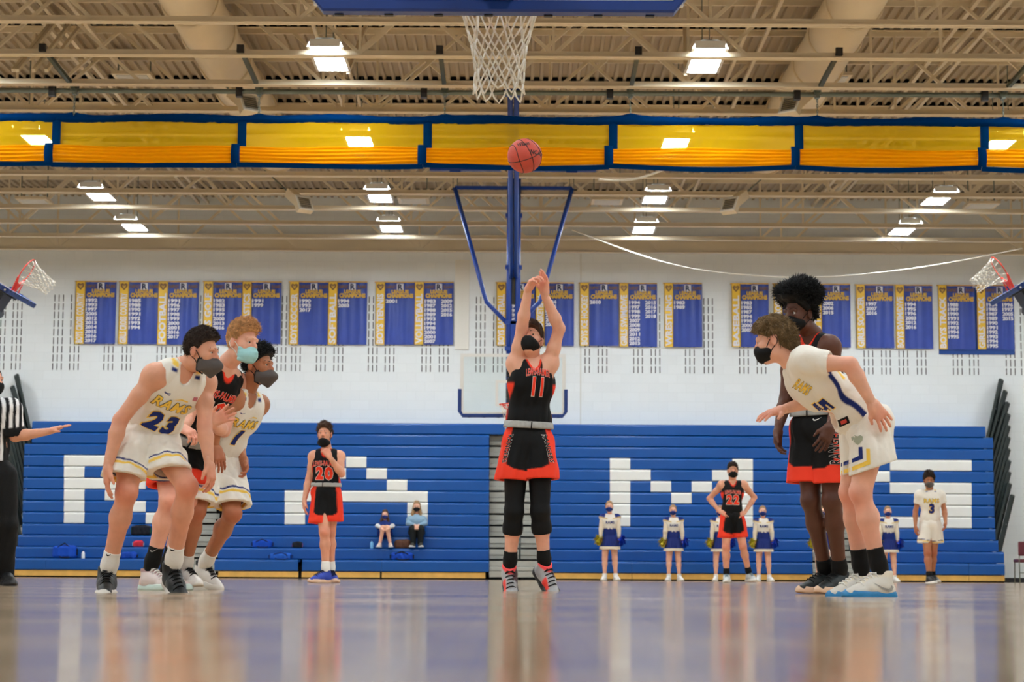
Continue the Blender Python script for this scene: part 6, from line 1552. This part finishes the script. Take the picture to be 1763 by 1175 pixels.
    for i, (px, py, lab, sc) in enumerate(spots[1:], 1):
        q = at(px, 999, Y0); M = Matrix.Translation(Vector((q[0], Y0, 0))) @ Matrix.Scale(sc, 4) @ Matrix.Translation(Vector((-ref[0], -Y0, 0)))
        c = F.root.copy(); COL.objects.link(c); c.matrix_world = M; c['label'] = lab
        def cp(o, par):
            for ch in list(o.children):
                n_ = ch.copy(); COL.objects.link(n_); n_.parent = par; cp(ch, n_)
        cp(F.root, c)
        for t, nm in poms:
            n_ = t.copy(); COL.objects.link(n_); n_.matrix_world = M; n_['label'] = f'{nm} foil pompom held by {who[i]}'
# ---------------------------------------------------------------- two spectators sitting on the bleachers
def sitter(label, px, hy, D, k, kn, ft, seat_y, hair, mask, topm, legm, shoec, hands_px, seed, dress=None):
    F = Fig(label, D, k, seed, res=0.016); p = F.P
    seat = ZR[2]; P = p(px, seat_y, 0.12)
    N = p(px, hy + 19 * k, 0.08)
    J = dict(N=N, P=P, sha=p(px - 12 * k, hy + 24 * k, 0.05), shb=p(px + 12 * k, hy + 24 * k, 0.05))
    for s, sg in (('a', -1), ('b', 1)):
        J['hp' + s] = P + V(0.08 * sg, -0.04, 0); J['kn' + s] = p(px + kn[0] * sg, kn[1], -0.28); J['an' + s] = p(px + ft[0] * sg, ft[1], -0.22)
        J['el' + s] = p(px + 15 * k * sg, hands_px[1] - 3, -0.02); J['wr' + s] = p(px + hands_px[0] * sg, hands_px[1], -0.3)
    B = torso_solid(J, 0, k, 0.9)
    for s in ('a', 'b'):
        B.cone(J['sh' + s], J['el' + s], 0.045 * k, 0.036 * k, 0.03).cone(J['el' + s], J['wr' + s], 0.036 * k, 0.025 * k, 0.02)
        B.cone(J['hp' + s], J['kn' + s], 0.085 * k, 0.058 * k, 0.03).cone(J['kn' + s], J['an' + s], 0.056 * k, 0.036 * k, 0.03)
    parts = [B.mesh(0.015)] + [build_hand(J['wr' + s], V(-0.6 if s == 'b' else 0.6, -0.5, -0.5), (0, 0.6, -0.5), t, 35, sc=0.85 * k, res=0.009) for s, t in (('a', 1), ('b', -1))]
    build_head(F, p(px, hy, 0.05), 0, -6, 0, N, SK_PALE, dict(style='long', mat=hair), mask, parts, 0.0078, sc=k * 0.95, nr=0.045)
    body_mesh(parts, SK_PALE, F.root)
    S = torso_solid(J, 0, k, 0.9); Hn = Solid().cone(N, N + V(0, 0, 0.1), 0.058 * k, 0.058 * k)
    jk = np_mesh('jacket', [S.mesh(0.012, inflate=0.016, cuts=[hole(Hn), plane_cut(P + V(0, 0, 0.0), (0, 0, -1))], noise=fold_noise(0.005, 60, seed))], topm[0], F.root)
    for s in ('a', 'b'):
        T = Solid().cone(J['sh' + s], J['el' + s], 0.058 * k, 0.052 * k, 0.02).cone(J['el' + s], J['el' + s] * 0.1 + J['wr' + s] * 0.9, 0.052 * k, 0.036 * k, 0.02); np_mesh('sleeve', [T.mesh(0.012)], topm[1], jk)
    T = Solid().ell(P, np.array([(1, 0, 0), (0, 1, 0), (0, 0, 1)]), V(0.16, 0.13, 0.11) * k, 0.04)
    for s in ('a', 'b'):
        e = 1.0 if legm[1] else 0.35
        if legm[1]: T.cone(J['hp' + s], J['kn' + s], 0.095 * k, 0.072 * k, 0.04).cone(J['kn' + s], J['an' + s], 0.07 * k, 0.055 * k, 0.03)
        else: T.cone(J['hp' + s], J['hp' + s] * 0.5 + J['kn' + s] * 0.5, 0.095 * k, 0.085 * k, 0.04)
    np_mesh('trousers' if legm[1] else 'shorts', [T.mesh(0.013, inflate=0.005)], legm[0], F.root)
    for s, sg in (('a', -1), ('b', 1)): shoe(F, J['an' + s], (0.25 * sg, -0.96, 0), (0, 0, 1), shoe_plain(shoec), M_RUBW, None, res=0.012, sc=0.88 * k)
    return F
def spectators():
    sitter('girl with long brown hair and navy mask sitting with raised knees on the bleachers', 663, 886, 41.22, 0.86, (3.5, 909), (9, 937), 919, H_BROWN, ('cloth', M_MASKN), (M_MASKN, M_WHITE), (M_NAVY, False), rgb(214, 190, 176), (7, 909), 51)
    sitter('woman in pale denim jacket and black mask sitting on the bleachers', 717.5, 872, 41.25, 0.98, (7, 911), (6, 936), 917, H_BLOND, ('cloth', M_BLACK), (M_DENIM, M_DENIM), (M_OLIVE, True), rgb(70, 66, 58), (3, 905), 53)

# ---------------------------------------------------------------- loose things
def basketball():
    c = at(903.5, 268.5, 13.75); r = 30.3 * 13.75 / FPX
    t = thing('basketball', 'orange leather basketball in mid air below the net', 'basketball', c)
    m = MB(); nu, nv = 48, 24
    vs = [(0, 0, r)] + [(r * math.sin(math.pi * j / nv) * math.cos(2 * math.pi * i / nu), r * math.sin(math.pi * j / nv) * math.sin(2 * math.pi * i / nu), r * math.cos(math.pi * j / nv)) for j in range(1, nv) for i in range(nu)] + [(0, 0, -r)]
    fs = [(0, 1 + i, 1 + (i + 1) % nu) for i in range(nu)] + [(1 + (j - 1) * nu + i, 1 + j * nu + i, 1 + j * nu + (i + 1) % nu, 1 + (j - 1) * nu + (i + 1) % nu) for j in range(1, nv - 1) for i in range(nu)] + [(len(vs) - 1, 1 + (nv - 2) * nu + (i + 1) % nu, 1 + (nv - 2) * nu + i) for i in range(nu)]
    m.add(vs, fs); ball = m.build('leather_shell', mat('ball_leather', rgb(196, 72, 52), 0.55, noise=0.08, nscale=20, bump=0.4, bscale=260), t, True)
    R = Matrix.Rotation(math.radians(-20), 3, 'Y') @ Matrix.Rotation(math.radians(25), 3, 'X') @ Matrix.Rotation(math.radians(18), 3, 'Z')
    w = lambda v: tuple(np.array(R @ Vector(v)) * (r * 1.002))
    A = np.linspace(0, 2 * math.pi, 48, endpoint=False); SEAM = mat('ball_seam', rgb(28, 16, 14), 0.6)
    MB().tube([w((math.cos(a), math.sin(a), 0)) for a in A], 0.0028, 6, closed=True).build('seam', SEAM, ball, True)
    MB().tube([w((0, math.cos(a), math.sin(a))) for a in A], 0.0028, 6, closed=True).build('seam', SEAM, ball, True)
    for s in (-1, 1):
        pts = []
        for a in A:
            v = V(s * 0.62 + s * 0.16 * math.cos(2 * a), 0.8 * math.cos(a), 0.8 * math.sin(a)); pts.append(w(nrm(v)))
        MB().tube(pts, 0.0028, 6, closed=True).build('seam', SEAM, ball, True)
    # printed words
    for s, px, py, h_, wd, rot in (('Wilson', 901, 245.5, 0.03, 0.085, 12), ('NCAA', 925, 260, 0.03, 0.095, -3)):
        q = at(px, py, 13.6); m = MB(); v, f = text2d(s, 0.03); wid = v[:, 0].max() - v[:, 0].min(); vs = []
        ca, sa = math.cos(math.radians(rot)), math.sin(math.radians(rot))
        for x, y in v:
            x, y = x * wd / wid, y * h_; X, Z = q[0] - c[0] + x * ca - y * sa, q[2] - c[2] + x * sa + y * ca
            rho = math.hypot(X, Z); 
            if rho > r * 0.985: X, Z = X * r * 0.985 / rho, Z * r * 0.985 / rho; rho = r * 0.985
            Yv = -math.sqrt(max(r * r - rho * rho, 0)); n_ = nrm((X, Yv, Z)); vs.append(n_ * (r + 0.0015))
        m.add(vs, f); m.build('printed_name', SEAM, ball)
def bag(label, x, y, z, w, h, d, c1, c2, seed, strap=True):
    c = (x, y, z); t = thing('gym_bag', label, 'bag', c, None)
    S = Solid(); r = 0.35 * h
    S.box(V(0, 0, h * 0.42), np.eye(3), V(w * 0.36, d * 0.3, h * 0.22), h * 0.18, 0.04).ell(V(0.05 * w, 0, h * 0.6), np.eye(3), V(w * 0.38, d * 0.35, h * 0.32), 0.05)
    np_mesh('shell', [S.mesh(0.014, noise=fold_noise(0.012, 50, seed))], cmat('bag_%d' % seed, c1), t)
    for s in (-1, 1):
        m = MB(); m.box(s * w * 0.47 - 0.012, s * w * 0.47 + 0.012, -d * 0.2, d * 0.2, h * 0.2, h * 0.65); m.build('end_panel', cmat('bagtrim_%d' % seed, c2), t)
    if strap:
        m = MB(); m.tube([(-w * 0.3, -d * 0.3, h * 0.3), (-w * 0.25, -d * 0.42, h * 0.75), (0, -d * 0.3, h * 1.02), (w * 0.25, -d * 0.42, h * 0.72), (w * 0.3, -d * 0.3, h * 0.3)], 0.014, 6); m.build('handle', cmat('bagtrim_%d' % seed, c2), t, True)
        m = MB(); m.tube([(-w * 0.35, -d * 0.2, h * 0.3), (-w * 0.1, -d * 0.55, h * 0.06), (w * 0.2, -d * 0.55, h * 0.05), (w * 0.4, -d * 0.2, h * 0.3)], 0.012, 6); m.build('shoulder_strap', cmat('bagtrim_%d' % seed, c2), t, True)
def bags():
    b, dk, wt = rgb(10, 70, 180), rgb(14, 18, 30), rgb(190, 200, 220)
    def rest(px, row, dy=0.12): 
        z0, z1, yf = ZR[row]; Y = yf + dy; q = at(px, 950, Y); return Y, z1
    def put(label, px, row, w, h, d, c1, c2, seed, strap=True, dy=0.16):
        Y, z = rest(px, row, dy); bag(label, px_at(px, z, Y), Y, z + 0.002, w, h, d, c1, c2, seed, strap)
    put('blue and black duffel bag on the lowest bleacher row at the left', 112, 0, 0.5, 0.3, 0.28, b, dk, 61)
    put('dark duffel bag on the bleachers behind the legs of number 23', 243, 2, 0.42, 0.24, 0.26, dk, rgb(40, 90, 60), 62, False)
    put('small red and white bag on the second bleacher row beside the aisle', 238, 1, 0.22, 0.14, 0.2, rgb(190, 40, 60), wt, 63, False)
    put('blue bag lying on the second bleacher row behind number 1', 452, 1, 0.46, 0.17, 0.26, b, rgb(20, 40, 90), 64)
    put('blue bag lying on the lowest bleacher row behind number 1', 483, 0, 0.5, 0.14, 0.26, rgb(30, 90, 190), rgb(24, 50, 110), 65)
    put('small dark bag with a pink flap left of player number 20', 512, 1, 0.2, 0.14, 0.2, dk, rgb(220, 90, 120), 66, False)
    put('brown leather bag beside the seated woman', 693, 1, 0.34, 0.2, 0.2, rgb(96, 62, 46), rgb(60, 36, 28), 67, False)
    put('blue and navy bag on the lowest bleacher row below the seated woman', 692, 0, 0.5, 0.17, 0.26, rgb(10, 66, 176), dk, 68)
    put('blue bag on the lowest bleacher row behind the ginger player', 222, 0, 0.36, 0.14, 0.22, rgb(14, 66, 170), dk, 69, False)
    for k, (px, row, lab, c1) in enumerate(((143, 0, 'small white bottle beside the blue duffel bag', rgb(225, 228, 232)), (640, 1, 'small pale blue bottle left of the seated girl', rgb(120, 180, 220)))):
        z0, z1, yf = ZR[row]; Y = yf + 0.08
        t = thing('drink_bottle', lab, 'bottle', (px_at(px, z1, Y), Y, z1))
        S = [(0.0, 0), (0.035, 0), (0.036, 0.01), (0.036, 0.1), (0.03, 0.12), (0.016, 0.135), (0.016, 0.15)]
        m = MB(); n = 12; vs = [(r_ * math.cos(2*math.pi*i/n), r_ * math.sin(2*math.pi*i/n), z) for r_, z in S[1:] for i in range(n)]
        m.add(vs, [(j*n+i, j*n+(i+1) % n, (j+1)*n+(i+1) % n, (j+1)*n+i) for j in range(len(S)-2) for i in range(n)]); m.build('flask', mat('bottle_%d' % k, c1, 0.3), t, True)
        MB().tube([(0, 0, 0.148), (0, 0, 0.172)], 0.019, 10).build('cap', M_NAVY, t)
def chair():
    Y = 40.2; t = thing('stacking_chair', 'burgundy padded chair with grey metal legs at the right edge', 'chair', (px_at(1768, 0.3, Y), Y, 0))
    BUR = mat('vinyl_burgundy', rgb(92, 26, 40), 0.45, noise=0.05)
    S = Solid().box(V(0, 0, 0.44), np.eye(3), V(0.2, 0.19, 0.012), 0.022); np_mesh('seat', [S.mesh(0.012)], BUR, t)
    S = Solid().box(V(0, -0.22, 0.68), np.eye(3), V(0.2, 0.008, 0.12), 0.022); np_mesh('backrest', [S.mesh(0.012)], BUR, t)
    for sx in (-1, 1):
        MB().tube([(sx * 0.2, -0.22, 0), (sx * 0.2, -0.2, 0.42), (sx * 0.2, -0.235, 0.78)], 0.012, 8).build('leg', GALV, t, True)
        MB().tube([(sx * 0.2, 0.2, 0), (sx * 0.2, 0.17, 0.42), (sx * 0.2, -0.2, 0.43)], 0.012, 8).build('leg', GALV, t, True)
    MB().tube([(-0.2, -0.21, 0.2), (0.2, -0.21, 0.2)], 0.009, 6).build('stretcher', GALV, t, True)
for fn in (shooter, home_23, vis_ginger, home_1, vis_afro, home_lean, vis_20, vis_22, home_3, referee, cheer, spectators, basketball, bags, chair): fn()
